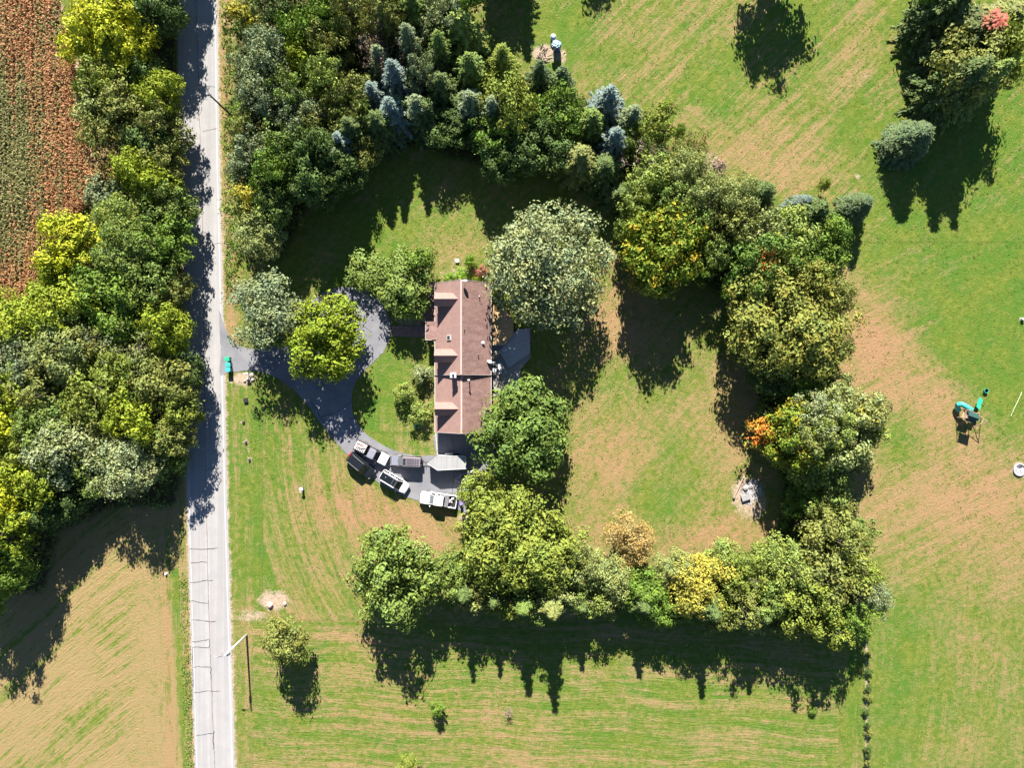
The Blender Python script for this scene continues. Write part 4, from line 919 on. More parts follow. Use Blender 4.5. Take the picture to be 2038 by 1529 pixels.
# dormers on the left slope
def dormer(yc, main):
    ze, k = (2.75, KM) if main else (2.60, KG); zr = (6.05 if main else 5.45); wd2 = 1.02; drop = .82
    xf = XL + .45; xback_r = XL + (zr - ze) / k; xback_e = XL + (zr - drop - ze) / k
    d = bpy.data.objects.new('dormer', None); COL.objects.link(d); d.parent = house; d.location = Vector((xf, yc, ze)) - house.location
    for s in (1, -1):
        mt = MROOF2
        A, B, Cc, D = Vector((xf - .25, yc + s * wd2, zr - drop)), Vector((xback_e, yc + s * wd2, zr - drop)), Vector((xback_r, yc, zr)), Vector((xf - .25, yc, zr))
        slope('dormer_roof', A, B, Cc, D, mt, .1, d)
    bm = BM(); w = wd2 - .14; zt = zr - drop - .08
    xw = XL + (zt - ze) / k
    for s in (1, -1):   # cheeks
        loft(bm, [[(xf, yc + s * w, ze + .3), (xw, yc + s * w, zt), (xf, yc + s * w, zt)], [(xf, yc + s * (w - .08), ze + .3), (xw, yc + s * (w - .08), zt), (xf, yc + s * (w - .08), zt)]])
    loft(bm, [[(xf, yc - w, ze + .2), (xf, yc + w, ze + .2), (xf, yc + w, zt), (xf, yc, zr - .14), (xf, yc - w, zt)], [(xf + .1, yc - w, ze + .2), (xf + .1, yc + w, ze + .2), (xf + .1, yc + w, zt), (xf + .1, yc, zr - .14), (xf + .1, yc - w, zt)]])
    hobj('dormer_wall', bm, MSIDE, d)
    bm = BM(); box(bm, (xf - .02, yc, ze + 1.35), (.05, .95, 1.25)); hobj('window_frame', bm, MTRIM, d)
    bm = BM(); box(bm, (xf - .035, yc, ze + 1.62), (.04, .75, .48)); box(bm, (xf - .035, yc, ze + 1.06), (.04, .75, .48)); hobj('window_pane', bm, MGL, d)
for yp, mn in ((595, True), (708, True), (814.5, False)):
    dormer(P(900, yp, 5.9 if mn else 5.3)[1], mn)
# chimney, pipes, vents, skylight
MCH = flat('chimney_brick', (.34, .27, .24), .9, var=.25, scale=4); MPIPE = flat('grey_pipe', (.30, .29, .29), .5); MWHT = flat('white_enamel', (.70, .70, .70), .35, var=.05); MDK = flat('dark_metal', (.03, .03, .035), .4)
cx_, cy_ = P(902, 747, 6.7)
bm = BM(); box(bm, (cx_, cy_, 3.6), (.78, .66, 6.3)); ch = hobj('chimney', bm, MCH)
bm = BM(); box(bm, (cx_, cy_, 6.80), (.94, .82, .14), bev=.02); hobj('chimney_cap', bm, MTRIM)
bm = BM(); lathe(bm, [(.17, 6.86), (.17, 7.05), (.12, 7.05), (.12, 6.9)], 12, (cx_, cy_, 0)); hobj('flue', bm, MDK)
for px, py, hh, r_, mt in ((954, 589, .55, .07, MWHT), (925, 656, .5, .05, MPIPE), (952, 705, .55, .06, MPIPE), (970, 717, .3, .05, MWHT)):
    x, y = P(px, py, 5); z = zroof(x); bm = BM(); tube(bm, [(x, y, z - .1), (x, y, z + hh)], r_, 8); hobj('vent_pipe', bm, mt)
x, y = P(961, 682, 4.4); z = zroof(x); bm = BM(); lathe(bm, [(.12, z - .1), (.13, z + .18), (.25, z + .2), (.25, z + .27), (.10, z + .36), (.01, z + .37)], 14, (x, y, 0)); hobj('roof_vent', bm, MWHT)
x, y = P(933, 757, 6.3); z = zroof(x, False); bm = BM(); tube(bm, [(x, y, z - .1), (x, y, z + 1.35)], .08, 8); tube(bm, [(x - .16, y, z + 1.35), (x + .16, y, z + 1.35)], .12, 8); hobj('flue_pipe', bm, MWHT)
x, y = P(893.5, 672, 5.0); z = zroof(x); bm = BM()
ang = -math.atan(KM); box(bm, (x, y, z + .10), (.78, .78, .2), ry=ang); hobj('skylight_frame', bm, MTRIM)
bm = BM(); box(bm, (x - .02, y, z + .125), (.56, .56, .2), ry=ang); hobj('skylight_pane', bm, MGL)
# satellite dish on the upper gable end
x, y = P(924, 562, 7.0)
bm = BM(); tube(bm, [(x, y, 6.1), (x, y, 6.9), (x + .1, y + .15, 7.0)], .03, 6); md = hobj('dish_mast', bm, MWHT)
bm = BM(); lathe(bm, [(.02, 0), (.2, .02), (.34, .07), (.35, .08), (.2, .04), (.02, .02)], 16); bmesh.ops.transform(bm, matrix=Matrix.Translation((x + .1, y + .2, 7.05)) @ Matrix.Rotation(R(-58), 4, 'X'), verts=bm.verts); hobj('satellite_dish', bm, MWHT)
# windows and doors of the walls
def win(x, y, z, w, h, axis, parent=house):
    bm = BM(); s = (.05, w + .16, h + .16) if axis == 'x' else (w + .16, .05, h + .16); box(bm, (x, y, z), s); f = hobj('window_frame', bm, MTRIM)
    bm = BM(); o = .012; 
    for dz in (-.26, .26):
        s = (.05 + 2 * o, w, h * .44) if axis == 'x' else (w, .05 + 2 * o, h * .44); box(bm, (x, y, z + dz * h), s)
    hobj('window_pane', bm, MGL)
for y in (14.2, 12.2, 5.8, 3.2): win(XL + OV - .02, y, 1.6, 1.0, 1.2, 'x')
for y in (14.0, 11.5, 8.2, 3.0, -1.5): win(XR - OV + .02, y, 1.6, 1.0, 1.2, 'x')
for x in (-9.4, -5.9): win(x, YT - .14, 1.6, 1.0, 1.2, 'y'); 
win(XM, YT - .14, 4.3, .9, 1.1, 'y'); win(XM, YB + .14, 4.0, .8, 1.0, 'y')
bm = BM(); box(bm, (XL + OV - .03, 8.1, 1.15), (.08, .95, 2.1)); hobj('front_door', bm, flat('door_paint', (.12, .04, .03), .4))
bm = BM(); 
for i in range(4): box(bm, (XM, YB + .12, .30 + i * .55), (4.9, .07, .52), bev=.01)
hobj('garage_door', bm, MTRIM)
bm = BM(); box(bm, (XR - OV + .03, 9.8, 1.1), (.08, 1.8, 2.05)); hobj('patio_door', bm, MGL)
# porch roof reaching out over the front door
px0, py0 = P(847, 640, 2.9); px1, py1 = P(866, 676, 2.9)
bm = BM(); 
slope('porch_roof', (px0, py1, 2.62), (px0, py0, 2.62), (XL + .35, py0, 3.02), (XL + .35, py1, 3.02), MROOF, .12)
bm = BM(); box(bm, ((px0 + XL) / 2, py1 - .05, 2.72), (XL - px0 + .1, .06, .16)); box(bm, (px0 - .05, (py0 + py1) / 2, 2.56), (.06, py0 - py1 + .16, .14)); hobj('porch_gutter', bm, MTRIM)
for y in (py0 - .2, py1 + .2):
    bm = BM(); box(bm, (px0 + .2, y, 1.32), (.13, .13, 2.5)); hobj('porch_post', bm, MTRIM)

# ================================================================== DECK, PATIO
m = NB('deck_boards'); sp = m.n('ShaderNodeSeparateXYZ'); m.put(sp.inputs[0], m.pos())
fr = m.math('FRACT', m.math('MULTIPLY', sp.outputs[1], 7.1)); gapb = m.smooth(fr, 0, .12)
c = m.mix(m.smooth(m.noise(m.mapping(m.pos(), (.4, 5, 1)), 2, 3), .3, .7), (.40, .26, .12), (.55, .37, .19)); c = m.mix(gapb, (.08, .05, .03), c); m.bsdf(c, .8, normal=m.bump(gapb, .5, .02)); MDECK = m.m
m = NB('grey_deck_boards'); sp = m.n('ShaderNodeSeparateXYZ'); m.put(sp.inputs[0], m.pos())
fr = m.math('FRACT', m.math('MULTIPLY', sp.outputs[1], 7.1)); gapb = m.smooth(fr, 0, .12)
c = m.mix(m.smooth(m.noise(m.mapping(m.pos(), (.4, 5, 1)), 2, 3), .3, .7), (.34, .34, .34), (.42, .41, .40)); c = m.mix(gapb, (.12, .12, .13), c); m.bsdf(c, .85, normal=m.bump(gapb, .4, .02)); MGDECK = m.m
def deck(name, label, cat, pxs, z, mat, th=.2, trim=None):
    pts = [P(*q, z) for q in pxs]; c = (sum(p[0] for p in pts) / len(pts), sum(p[1] for p in pts) / len(pts))
    t = thing(name, label, cat, (c[0], c[1], 0)); loc = [(p[0] - c[0], p[1] - c[1]) for p in pts]
    bm = BM(); prism(bm, loc, z - th, z); obj('deck_floor', bm, mat, t)
    bm = BM()
    for q in loc: box(bm, (q[0] * .93, q[1] * .93, (z - th) / 2), (.14, .14, z - th))
    if z > .5: obj('deck_posts', bm, MDECK, t)
    else: bm.free()
    if trim:
        bm = BM(); n = len(loc)
        for i in trim:
            a = Vector((*loc[i], z + .02)); b = Vector((*loc[(i + 1) % n], z + .02)); tube(bm, [a, b], .045, 4)
        obj('edge_trim', bm, MTRIM, t)
    return t
deck('wood_deck', 'tan wooden deck against the house, half shaded by the largest tree', 'deck', [(980, 621), (1010, 621), (1022, 640), (1022, 666), (1003, 687), (980, 687)], .85, MDECK, trim=(4,))
deck('wood_deck', 'low grey pentagon deck beside the tan deck, dappled with light', 'deck', [(994, 699), (1003, 688), (1020, 667), (1030, 655), (1053, 655), (1055, 703), (1012, 733)], .42, MGDECK, th=.36)
deck('deck_steps', 'narrow wooden steps at the upper end of the tan deck', 'steps', [(981, 606), (990, 606), (990, 620), (981, 620)], .45, MDECK, th=.4)
def dlabel(): pass
def chair(px, py, z, rz, col, label):
    x, y = P(px, py, z); t = thing('patio_chair', label, 'chair', (x, y, z), rz, 'patio furniture beside the house')
    bm = BM(); box(bm, (0, 0, .42), (.55, .55, .06), bev=.02); obj('seat', bm, col, t)
    bm = BM(); box(bm, (0, -.27, .72), (.55, .05, .6), bev=.02, rx=R(12)); obj('backrest', bm, col, t)
    for sx in (-1, 1):
        for sy in (-1, 1): bm = BM(); tube(bm, [(sx * .24, sy * .24, 0), (sx * .22, sy * .22, .4)], .02, 6); obj('leg', bm, MDK, t)
    for sx in (-1, 1): bm = BM(); tube(bm, [(sx * .29, -.2, .65), (sx * .29, .25, .63)], .025, 6); obj('armrest', bm, col, t)
MTAN = flat('tan_weave', (.42, .36, .27), .8)
chair(985, 703, .08, R(20), MTAN, 'tan patio chair nearest the lower edge of the wooden deck'); chair(992, 703, .08, R(-30), MTAN, 'tan patio chair touching the grey deck point')
chair(985, 712, .08, R(180), MTAN, 'tan patio chair second from the deck, against the wall'); chair(983, 724, .08, R(90), MWHT, 'white patio chair under the wall dish')
x, y = P(995, 731, 1.0); t = thing('gas_grill', 'long white grill standing on the concrete patio by the deck', 'grill', (x, y, .08), R(4), None)
bm = BM(); box(bm, (0, 0, .55), (.6, 1.2, .75), bev=.04); obj('cabinet', bm, MWHT, t); bm = BM(); box(bm, (0, 0, 1.02), (.62, 1.05, .26), bev=.11); obj('hood', bm, MWHT, t)
for s in (-1, 1): bm = BM(); box(bm, (0, s * .82, .86), (.5, .4, .04), bev=.01); obj('side_shelf', bm, flat('teal_shelf', (.12, .30, .30), .4) if s > 0 else MWHT, t)
x, y = P(983.5, 737.5, .8); t = thing('round_table', 'small round grey table left of the white grill', 'table', (x, y, .08))
bm = BM(); lathe(bm, [(.02, .70), (.36, .70), (.38, .72), (.36, .745), (.02, .745)], 20); obj('table_top', bm, flat('pale_grey', (.5, .5, .52), .4), t)
bm = BM(); lathe(bm, [(.2, 0), (.04, .05), (.04, .70), (.04, .70)], 10); obj('pedestal', bm, MDK, t)
t = thing('wall_satellite_dish', 'white satellite dish fixed to the right eave of the house', 'satellite dish', (*P(974, 722, 3.3), 2.9))
bm = BM(); tube(bm, [(-.1, 0, -.3), (0, 0, .2)], .03, 6); obj('mast', bm, MWHT, t); bm = BM(); lathe(bm, [(.02, 0), (.25, .02), (.42, .09), (.43, .10), (.25, .05), (.02, .03)], 16); bmesh.ops.transform(bm, matrix=Matrix.Translation((0, .1, .3)) @ Matrix.Rotation(R(-55), 4, 'X') @ Matrix.Rotation(R(20), 4, 'Y'), verts=bm.verts); obj('dish', bm, MWHT, t)
t = thing('garden_hose', 'teal garden hose dropped under the bush by the garage wall', 'hose', (*P(832, 848), .05)); bm = BM(); tube(bm, [(.4 * math.cos(a) * (1 + a * .05), .3 * math.sin(a), .03 + .01 * a) for a in [i * .5 for i in range(26)]], .03, 6); obj('hose', bm, flat('teal_hose', (.03, .35, .35), .4), t)

# ================================================================== VEHICLES
def ring_body(x, hw, zb, zt, tuck=.9, crown=.03):
    """half-rounded cross-section of a car body at station x"""
    return [(x, -hw * .90, zb), (x, -hw, zb + .18), (x, -hw, zt - .22), (x, -hw * .97, zt - .09), (x, -hw * tuck, zt - .015), (x, 0, zt + crown), (x, hw * tuck, zt - .015), (x, hw * .97, zt - .09), (x, hw, zt - .22), (x, hw, zb + .18), (x, hw * .90, zb)]
MT = flat('tyre_rubber', (.012, .012, .013), .9); MRIM = flat('alloy_rim', (.45, .45, .46), .3, metal=.8); MRED = flat('tail_lamp_red', (.45, .02, .02), .2); MLAMP = flat('lamp_glass', (.28, .29, .30), .15)
def paint(name, col, rough=.25, metal=0.0): return flat(name, col, rough, metal, var=.04, spec=.5, coat=.6)
cg = NB('car_glass'); cg.bsdf((.015, .018, .022), .08, spec=.6); MCG = cg.m
cg = NB('windscreen_grey'); cg.bsdf((.13, .15, .16), .12, spec=.6); MWS = cg.m
def sm(o):
    q = o.modifiers.new('round', 'SUBSURF'); q.levels = 1; q.render_levels = 2; return o
def wheel(t, x, y, r=.36):
    w_ = bpy.data.objects.new('wheel', None); COL.objects.link(w_); w_.parent = t; w_.location = (x, y, r)
    s = 1 if y > 0 else -1
    bm = BM(); lathe(bm, [(r * .62, -.11), (r * .94, -.11), (r, -.07), (r, .07), (r * .94, .11), (r * .62, .11)], 18); bmesh.ops.rotate(bm, verts=bm.verts, matrix=Matrix.Rotation(R(90), 3, 'X')); obj('tyre', bm, MT, w_)
    bm = BM(); lathe(bm, [(.03, -.09), (r * .62, -.09), (r * .62, .09), (.06, .07)], 14); bmesh.ops.rotate(bm, verts=bm.verts, matrix=Matrix.Rotation(R(90), 3, 'X')); obj('rim', bm, MRIM, w_)
def cabin(t, st, mat_roof, hw_b, hw_t, zb, zt, glass=MCG, ws=MCG, roofmat=None):
    """st = (x windscreen foot, x roof front, x roof rear, x rear foot); heading +x"""
    x0, x1, x2, x3 = st
    lo = [(x0, -hw_b * .86, zb), (x0 - .25, -hw_b, zb), (x3 + .1, -hw_b, zb), (x3, -hw_b * .88, zb)]; lo = lo + [(a, -b, c) for a, b, c in lo[::-1]]
    hi = [(x1, -hw_t * .82, zt - .02), (x1 - .12, -hw_t, zt - .05), (x2 + .1, -hw_t, zt - .05), (x2, -hw_t * .86, zt - .03)]; hi = hi + [(a, -b, c) for a, b, c in hi[::-1]]
    bm = BM(); loft(bm, [lo, hi]); obj('windows', bm, glass, t)
    # roof panel, slightly crowned and overhanging
    bm = BM(); e = .03
    r0 = [(x, y * (1 + e / hw_t), z - .01) for x, y, z in hi]; mid = [(x * .985 + (x1 + x2) / 2 * .015, y * .96, zt + .025) for x, y, z in hi]; inn = [((x - (x1 + x2) / 2) * .75 + (x1 + x2) / 2, y * .7, zt + .05) for x, y, z in hi]
    loft(bm, [r0, mid, inn]); obj('roof', bm, mat_roof, t, smooth=False)
    # pillars proud of the glass
    bm = BM()
    for s in (-1, 1):
        for (a, b) in ((0, 0), (3, 3)):
            A = Vector((lo[a][0], s * abs(lo[a][1]), zb)); B = Vector((hi[b][0], s * abs(hi[b][1]), zt - .03)); tube(bm, [A, B], .045, 5)
        for f_ in (.36, .68):
            xa = lo[1][0] + (lo[2][0] - lo[1][0]) * f_; xb = hi[1][0] + (hi[2][0] - hi[1][0]) * f_; tube(bm, [(xa, s * (hw_b + .004), zb), (xb, s * (hw_t + .004), zt - .05)], .035, 5)
    obj('pillars', bm, mat_roof if roofmat is None else roofmat, t)
    bm = BM(); w0, w1 = hw_b * .80, hw_t * .76
    o = .035; poly_face(bm, [(x0 + o - .02, -w0, zb + .03 + o), (x0 + o - .02, w0, zb + .03 + o), (x1 + o, w1, zt - .06 + o), (x1 + o, -w1, zt - .06 + o)]); r = bmesh.ops.extrude_face_region(bm, geom=bm.faces[:]); bmesh.ops.translate(bm, verts=[v for v in r['geom'] if isinstance(v, bmesh.types.BMVert)], vec=(-.03, 0, -.02)); obj('windscreen', bm, ws, t)
def mirrors(t, x, hw, z, mat):
    for s in (-1, 1): bm = BM(); box(bm, (x, s * (hw + .13), z), (.14, .24, .17), bev=.04); obj('mirror', bm, mat, t)
def lamps(t, xf, xr, hw, z):
    for s in (-1, 1):
        bm = BM(); box(bm, (xf, s * hw * .78, z), (.16, .34, .15), bev=.03); obj('headlight', bm, MLAMP, t)
        bm = BM(); box(bm, (xr, s * hw * .86, z + .15), (.10, .2, .34), bev=.02); obj('tail_light', bm, MRED, t)
def place(px, py, ang, z=1.2): x, y = P(px, py, z); return (x, y, .05), R(ang)

def suv(label, px, py, ang, L, Wd, Hh, mat, roofmat, name='parked_suv', hoodmat=None, prof=None, cab=None, ws=MCG, rough_roof=None):
    loc, rz = place(px, py, ang); t = thing(name, label, 'car', loc, rz)
    h = L / 2; hw = Wd / 2
    st = prof or [(-h, .80, .45, .90), (-h + .12, .93, .32, 1.05), (-h + .6, 1.0, .26, 1.08), (-.2, 1.0, .24, 1.06), (h * .42, 1.0, .24, 1.04), (h * .62, .98, .25, 1.00), (h - .45, .92, .28, .93), (h - .14, .80, .34, .84), (h, .62, .42, .72)]
    bm = BM(); loft(bm, [ring_body(x, hw * k, zb, zt) for x, k, zb, zt in st]); sm(obj('body', bm, mat, t, smooth=True))
    c4 = cab or (h * .52, h * .20, -h + .38, -h + .10)
    cabin(t, c4, roofmat, hw * .92, hw * .76, 1.02, Hh, ws=ws, roofmat=mat)
    for x in (h * .62, -h * .58):
        for s in (-1, 1): wheel(t, x, s * (hw - .12))
    mirrors(t, c4[0] - .35, hw, 1.1, mat); lamps(t, h - .18, -h + .08, hw * .9, .72)
    if hoodmat: bm = BM(); box(bm, (h * .66, 0, 1.02), (h * .42, Wd * .76, .03), bev=.01); obj('hood', bm, hoodmat, t)
    return t, h, hw
def rails(t, x0, x1, y, z, mat):
    for s in (-1, 1): bm = BM(); tube(bm, [(x0, s * y, z - .08), (x0 + .06, s * y, z), (x1 - .06, s * y, z), (x1, s * y, z - .08)], .028, 6); obj('roof_rail', bm, mat, t)
WHT = paint('white_paint', (.78, .78, .78)); BLK = paint('black_paint', (.012, .014, .016), .18); DGR = paint('grey_paint', (.12, .115, .12), .35); PLM = paint('dull_purple_grey', (.30, .24, .27), .45); SIL = flat('silver_bar', (.6, .6, .6), .3, metal=.6)
# black SUV
t, h, hw = suv('black parked van with red tail lamps at the outer kerb', 717, 927, -40, 5.0, 1.95, 1.75, BLK, BLK, 'parked_van'); rails(t, -h + .6, h * .15, .68, 1.84, SIL)
bm = BM(); box(bm, (-h + .10, .25, 1.35), (.16, .75, .12), bev=.03); obj('rear_spoiler', bm, MRED, t)
# white crossover with glass roof
t, h, hw = suv('white parked crossover with black panoramic glass roof', 784, 960, -31, 4.9, 1.95, 1.68, WHT, WHT, 'parked_crossover'); rails(t, -h + .5, h * .2, .72, 1.78, WHT)
bm = BM(); box(bm, (-.75, 0, 1.735), (h * 1.12, 1.16, .045), bev=.015); obj('glass_roof', bm, BLK, t)
bm = BM(); box(bm, (-.2, 0, 1.762), (.06, 1.14, .02)); box(bm, (.35, 0, 1.762), (.06, 1.14, .02)); obj('roof_divider', bm, DGR, t); bm = BM(); lathe(bm, [(.06, 1.75), (.05, 1.8), (.01, 1.86)], 8, (-1.45, .1, 0)); obj('roof_antenna', bm, WHT, t)
# grey SUV with a slatted rack, facing left
t, h, hw = suv('grey parked four wheel drive with a slatted roof rack', 807, 918.5, 177, 5.1, 1.9, 1.85, DGR, PLM, 'parked_suv', hoodmat=flat('hood_bluegrey', (.20, .21, .25), .4, spec=.5), cab=(.95, .45, -2.42, -2.5), ws=MWS)
rk = bpy.data.objects.new('roof_rack', None); COL.objects.link(rk); rk.parent = t
for i in range(7): bm = BM(); box(bm, (-.95, -.6 + i * .2, 1.98), (2.7, .045, .04)); obj('rack_bar', bm, DGR if i % 2 else MDK, rk)
for x in (-2.2, -1.85, -1.5, -.3, .3): bm = BM(); box(bm, (x, 0, 1.955), (.06, 1.36, .03)); obj('rack_crossbar', bm, SIL, rk)
bm = BM(); box(bm, (.18, 0, 1.93), (.42, .95, .05), bev=.01); obj('sunroof', bm, MCG, t)
bm = BM(); lathe(bm, [(.05, -.1), (.34, -.1), (.38, -.05), (.38, .05), (.34, .1), (.05, .1)], 18); bmesh.ops.transform(bm, matrix=Matrix.Translation((-2.66, 0, 1.0)) @ Matrix.Rotation(R(90), 4, 'Y'), verts=bm.verts); obj('spare_wheel', bm, MT, t)
# pickups
def pickup(label, px, py, ang, L, Wd, Hh, mat, hood, roof, capmat, crew, cargo):
    loc, rz = place(px, py, ang); t = thing('pickup_truck', label, 'pickup truck', loc, rz); h = L / 2; hw = Wd / 2
    xb = -h + (2.3 if not crew else 1.9)       # front of the bed
    st = [(xb, 1.0, .35, 1.08), (xb + .3, 1.0, .32, 1.1), (h * .3, 1.0, .32, 1.12), (h * .55, 1.0, .32, 1.12), (h - .5, .96, .34, 1.06), (h - .15, .88, .38, .98), (h, .78, .45, .86)]
    bm = BM(); loft(bm, [ring_body(x, hw * k, zb, zt) for x, k, zb, zt in st]); sm(obj('body', bm, mat, t, smooth=True))
    bm = BM(); box(bm, (h * .66, 0, 1.14), (h * .52, Wd * .86, .045), bev=.015); obj('hood', bm, hood, t)
    c4 = (h * .46, h * .22, xb + .18, xb + .02); cabin(t, c4, roof, hw * .92, hw * .78, 1.1, Hh, ws=MWS if crew else MCG, roofmat=mat)
    bd = bpy.data.objects.new('truck_bed', None); COL.objects.link(bd); bd.parent = t
    bm = BM(); box(bm, ((xb - h) / 2, 0, .62), (xb + h - .02, Wd * .9, .08)); obj('bed_floor', bm, MDK, bd)
    for s in (-1, 1): bm = BM(); box(bm, ((xb - h) / 2, s * (hw - .07), .82), (xb + h - .02, .13, .62), bev=.03); obj('bed_side', bm, mat, bd)
    bm = BM(); box(bm, (-h + .05, 0, .84), (.1, Wd * .84, .58), bev=.02); obj('tailgate', bm, mat, bd)
    for x in (h * .62, -h * .56):
        for s in (-1, 1): wheel(t, x, s * (hw - .13), .39)
    mirrors(t, h * .40, hw, 1.2, mat); lamps(t, h - .18, -h + .07, hw * .95, .78)
    bm = BM(); box(bm, (-h - .08, 0, .55), (.16, Wd * .9, .14), bev=.02); obj('bumper', bm, DGR, t); bm = BM(); box(bm, (h + .02, 0, .55), (.14, Wd * .86, .2), bev=.03); obj('bumper', bm, DGR, t)
    return t, h, hw, xb
MGC = flat('vinyl_cover', (.16, .155, .165), .8)
t, h, hw, xb = pickup('white pickup truck with grey bed cover, facing left at the drive end', 872, 995.5, 172, 5.85, 2.05, 1.95, WHT, WHT, WHT, MGC, True, None)
bm = BM(); box(bm, (xb - .32, 0, 1.17), (.62, 1.88, .07), bev=.02); obj('bed_cover', bm, MGC, t)
tl = t.location; A = t.rotation_euler.z
def on(t, x, y, z): return t.matrix_basis @ Vector((x, y, z))
rg = random.Random(31)
for i, (lx, ly, sx, sy, rr, mt, lab, nm) in enumerate([(-1.45, .25, 1.0, .06, 30, MTAN, 'tan board lying in the bed of the facing left white pickup', 'board'), (-1.9, -.1, .9, .06, -40, MWHT, 'white board lying across others in the left facing pickup bed', 'board'), (-1.7, .1, .5, .4, 12, flat('pinkish_bag', (.45, .36, .36), .8), 'pinkish sack in the bed of the left facing pickup', 'sack'),
        (-2.2, -.4, .45, .3, 50, MWHT, 'crumpled white bag by the tailgate of the left facing pickup', 'bag'), (-2.3, .5, .3, .3, 5, DGR, 'grey bucket in the tailgate corner of the left facing pickup', 'bucket')]):
    w_ = on(t, lx, ly, .75 + i * .05)
    bm = BM()
    if nm == 'bucket': lathe(bm, [(.13, 0), (.17, .3), (.15, .3), (.12, .03)], 14)
    elif nm == 'board': box(bm, (0, 0, .0), (sx, sy * 2.2, .05), bev=.008)
    else:
        bmesh.ops.create_icosphere(bm, subdivisions=2, radius=.5)
        for v in bm.verts: v.co = Vector((v.co.x * sx * 1.3, v.co.y * sy * 1.3, v.co.z * .4)) * (1 + rg.uniform(-.14, .14))
    o = obj(nm, bm, mt, None, loc=w_, rot=(0, 0, A + R(rr))); tag(o, lab, {'board': 'board', 'bucket': 'bucket'}.get(nm, 'bag'))
t, h, hw, xb = pickup('white hooded pickup truck with grey cab, carrying a white boxy load', 740, 902, -27, 5.9, 2.0, 1.9, DGR, WHT, flat('cab_roof_grey', (.22, .22, .26), .35, spec=.5), MGC, False, None)
A = t.rotation_euler.z; w_ = on(t, -1.95, .05, .68)
ld = thing('appliance', 'white cylinder topped appliance lying in the grey cab pickup bed', 'appliance', w_, A)
bm = BM(); box(bm, (0, 0, .45), (1.75, 1.35, .8), bev=.12); obj('casing', bm, flat('offwhite_load', (.62, .56, .52), .5), ld)
bm = BM(); tube(bm, [(.75 * math.cos(a) - .1, .28 + .28 * math.sin(a), .95) for a in [i * math.pi / 10 for i in range(21)]], .07, 6); obj('bent_handle', bm, MWHT, ld)
bm = BM(); box(bm, (-.05, .28, .87), (1.0, .34, .06), bev=.02); obj('red_panel', bm, flat('faded_red', (.40, .22, .19), .6), ld)
for i in range(5): bm = BM(); box(bm, (-.55 + i * .28, -.35, .88), (.09, .38, .07)); obj('vent_slot', bm, MDK, ld)
# ================================================================== TRAILERS
zt = 2.3; pts = [P(*q, zt) for q in [(851, 923.5), (871, 908), (926.5, 908.5), (927.5, 933.5), (871, 936.5)]]; c0 = (sum(p[0] for p in pts) / 5, sum(p[1] for p in pts) / 5); loc = [(p[0] - c0[0], p[1] - c0[1]) for p in pts]
m = NB('trailer_aluminium'); sp = m.n('ShaderNodeSeparateXYZ'); m.put(sp.inputs[0], m.coord()); rib = m.math('FRACT', m.math('MULTIPLY', sp.outputs[0], 1.25))
st3 = m.noise(m.mapping(m.coord(), (2.5, .3, 1)), 1.5, 4, .7); cc = m.mix(m.smooth(st3, .35, .7), (.33, .33, .33), (.25, .245, .24)); cc = m.mix(m.smooth(rib, 0, .06), (.17, .18, .19), cc); m.bsdf(cc, .5, spec=.4); MTR = m.m
t = thing('enclosed_trailer', 'pointed white enclosed trailer with ribbed roof parked below the garage', 'trailer', (c0[0], c0[1], .05))
bm = BM(); prism(bm, [(a * .99, b * .99) for a, b in loc], .45, zt - .06); obj('body', bm, flat('trailer_side', (.55, .56, .58), .4), t)
bm = BM(); prism(bm, loc, zt - .06, zt); obj('roof_panel', bm, MTR, t)
bm = BM(); n = 5
for i in range(n): tube(bm, [(*loc[i], zt), (*loc[(i + 1) % n], zt)], .045, 5)
obj('roof_edge', bm, MTRIM, t)
bm = BM(); tube(bm, [(loc[0][0] + .1, loc[0][1], .5), (loc[0][0] - 1.0, loc[0][1] + .05, .5)], .05, 6); tube(bm, [(loc[0][0] - .55, loc[0][1], .02), (loc[0][0] - .55, loc[0][1], .9)], .035, 6); obj('hitch', bm, MDK, t)
for s in (-1, 1):
    for x in (.6, 1.4): wheel(t, x, s * 1.12, .33)
bm = BM(); box(bm, (.2, 1.28, .78), (1.3, .24, .07), bev=.02); obj('fender', bm, MTRIM, t); bm = BM(); box(bm, (1.0, -1.22, .76), (1.6, .2, .06), bev=.02); obj('fender', bm, MTRIM, t)
# utility trailers half under the lower tree
def utility(label, px, py, ang, L, Wd, mat):
    x, y = P(px, py, .6); t = thing('utility_trailer', label, 'trailer', (x, y, .05), R(ang))
    bm = BM(); box(bm, (0, 0, .45), (L, Wd, .06)); obj('bed', bm, flat('weathered_boards', (.16, .14, .13), .9), t)
    bm = BM()
    for s in (-1, 1): tube(bm, [(-L / 2, s * Wd / 2, .5), (-L / 2, s * Wd / 2, .9), (L / 2, s * Wd / 2, .9), (L / 2, s * Wd / 2, .5)], .035, 5)
    tube(bm, [(-L / 2, -Wd / 2, .9), (-L / 2, Wd / 2, .9)], .035, 5); obj('side_rail', bm, SIL, t)
    bm = BM(); tube(bm, [(-L / 2, -Wd * .4, .45), (-L / 2 - 1.1, 0, .42), (-L / 2, Wd * .4, .45)], .05, 5); obj('tongue', bm, SIL, t)
    for s in (-1, 1):
        wheel(t, .2, s * (Wd / 2 + .16), .3); bm = BM()
        tube(bm, [(.2 + .42 * math.cos(a), s * (Wd / 2 + .16), .32 + .42 * math.sin(a)) for a in [i * math.pi / 8 for i in range(9)]], .09, 5); obj('fender', bm, mat, t)
    return t
utility('low utility trailer with white fenders between big trailer and lower tree', 938, 950, 12, 3.2, 1.5, WHT)
t = thing('riding_mower', 'white and black riding mower standing on the low utility trailer', 'mower', (*P(934, 953, .9), .53), R(12))
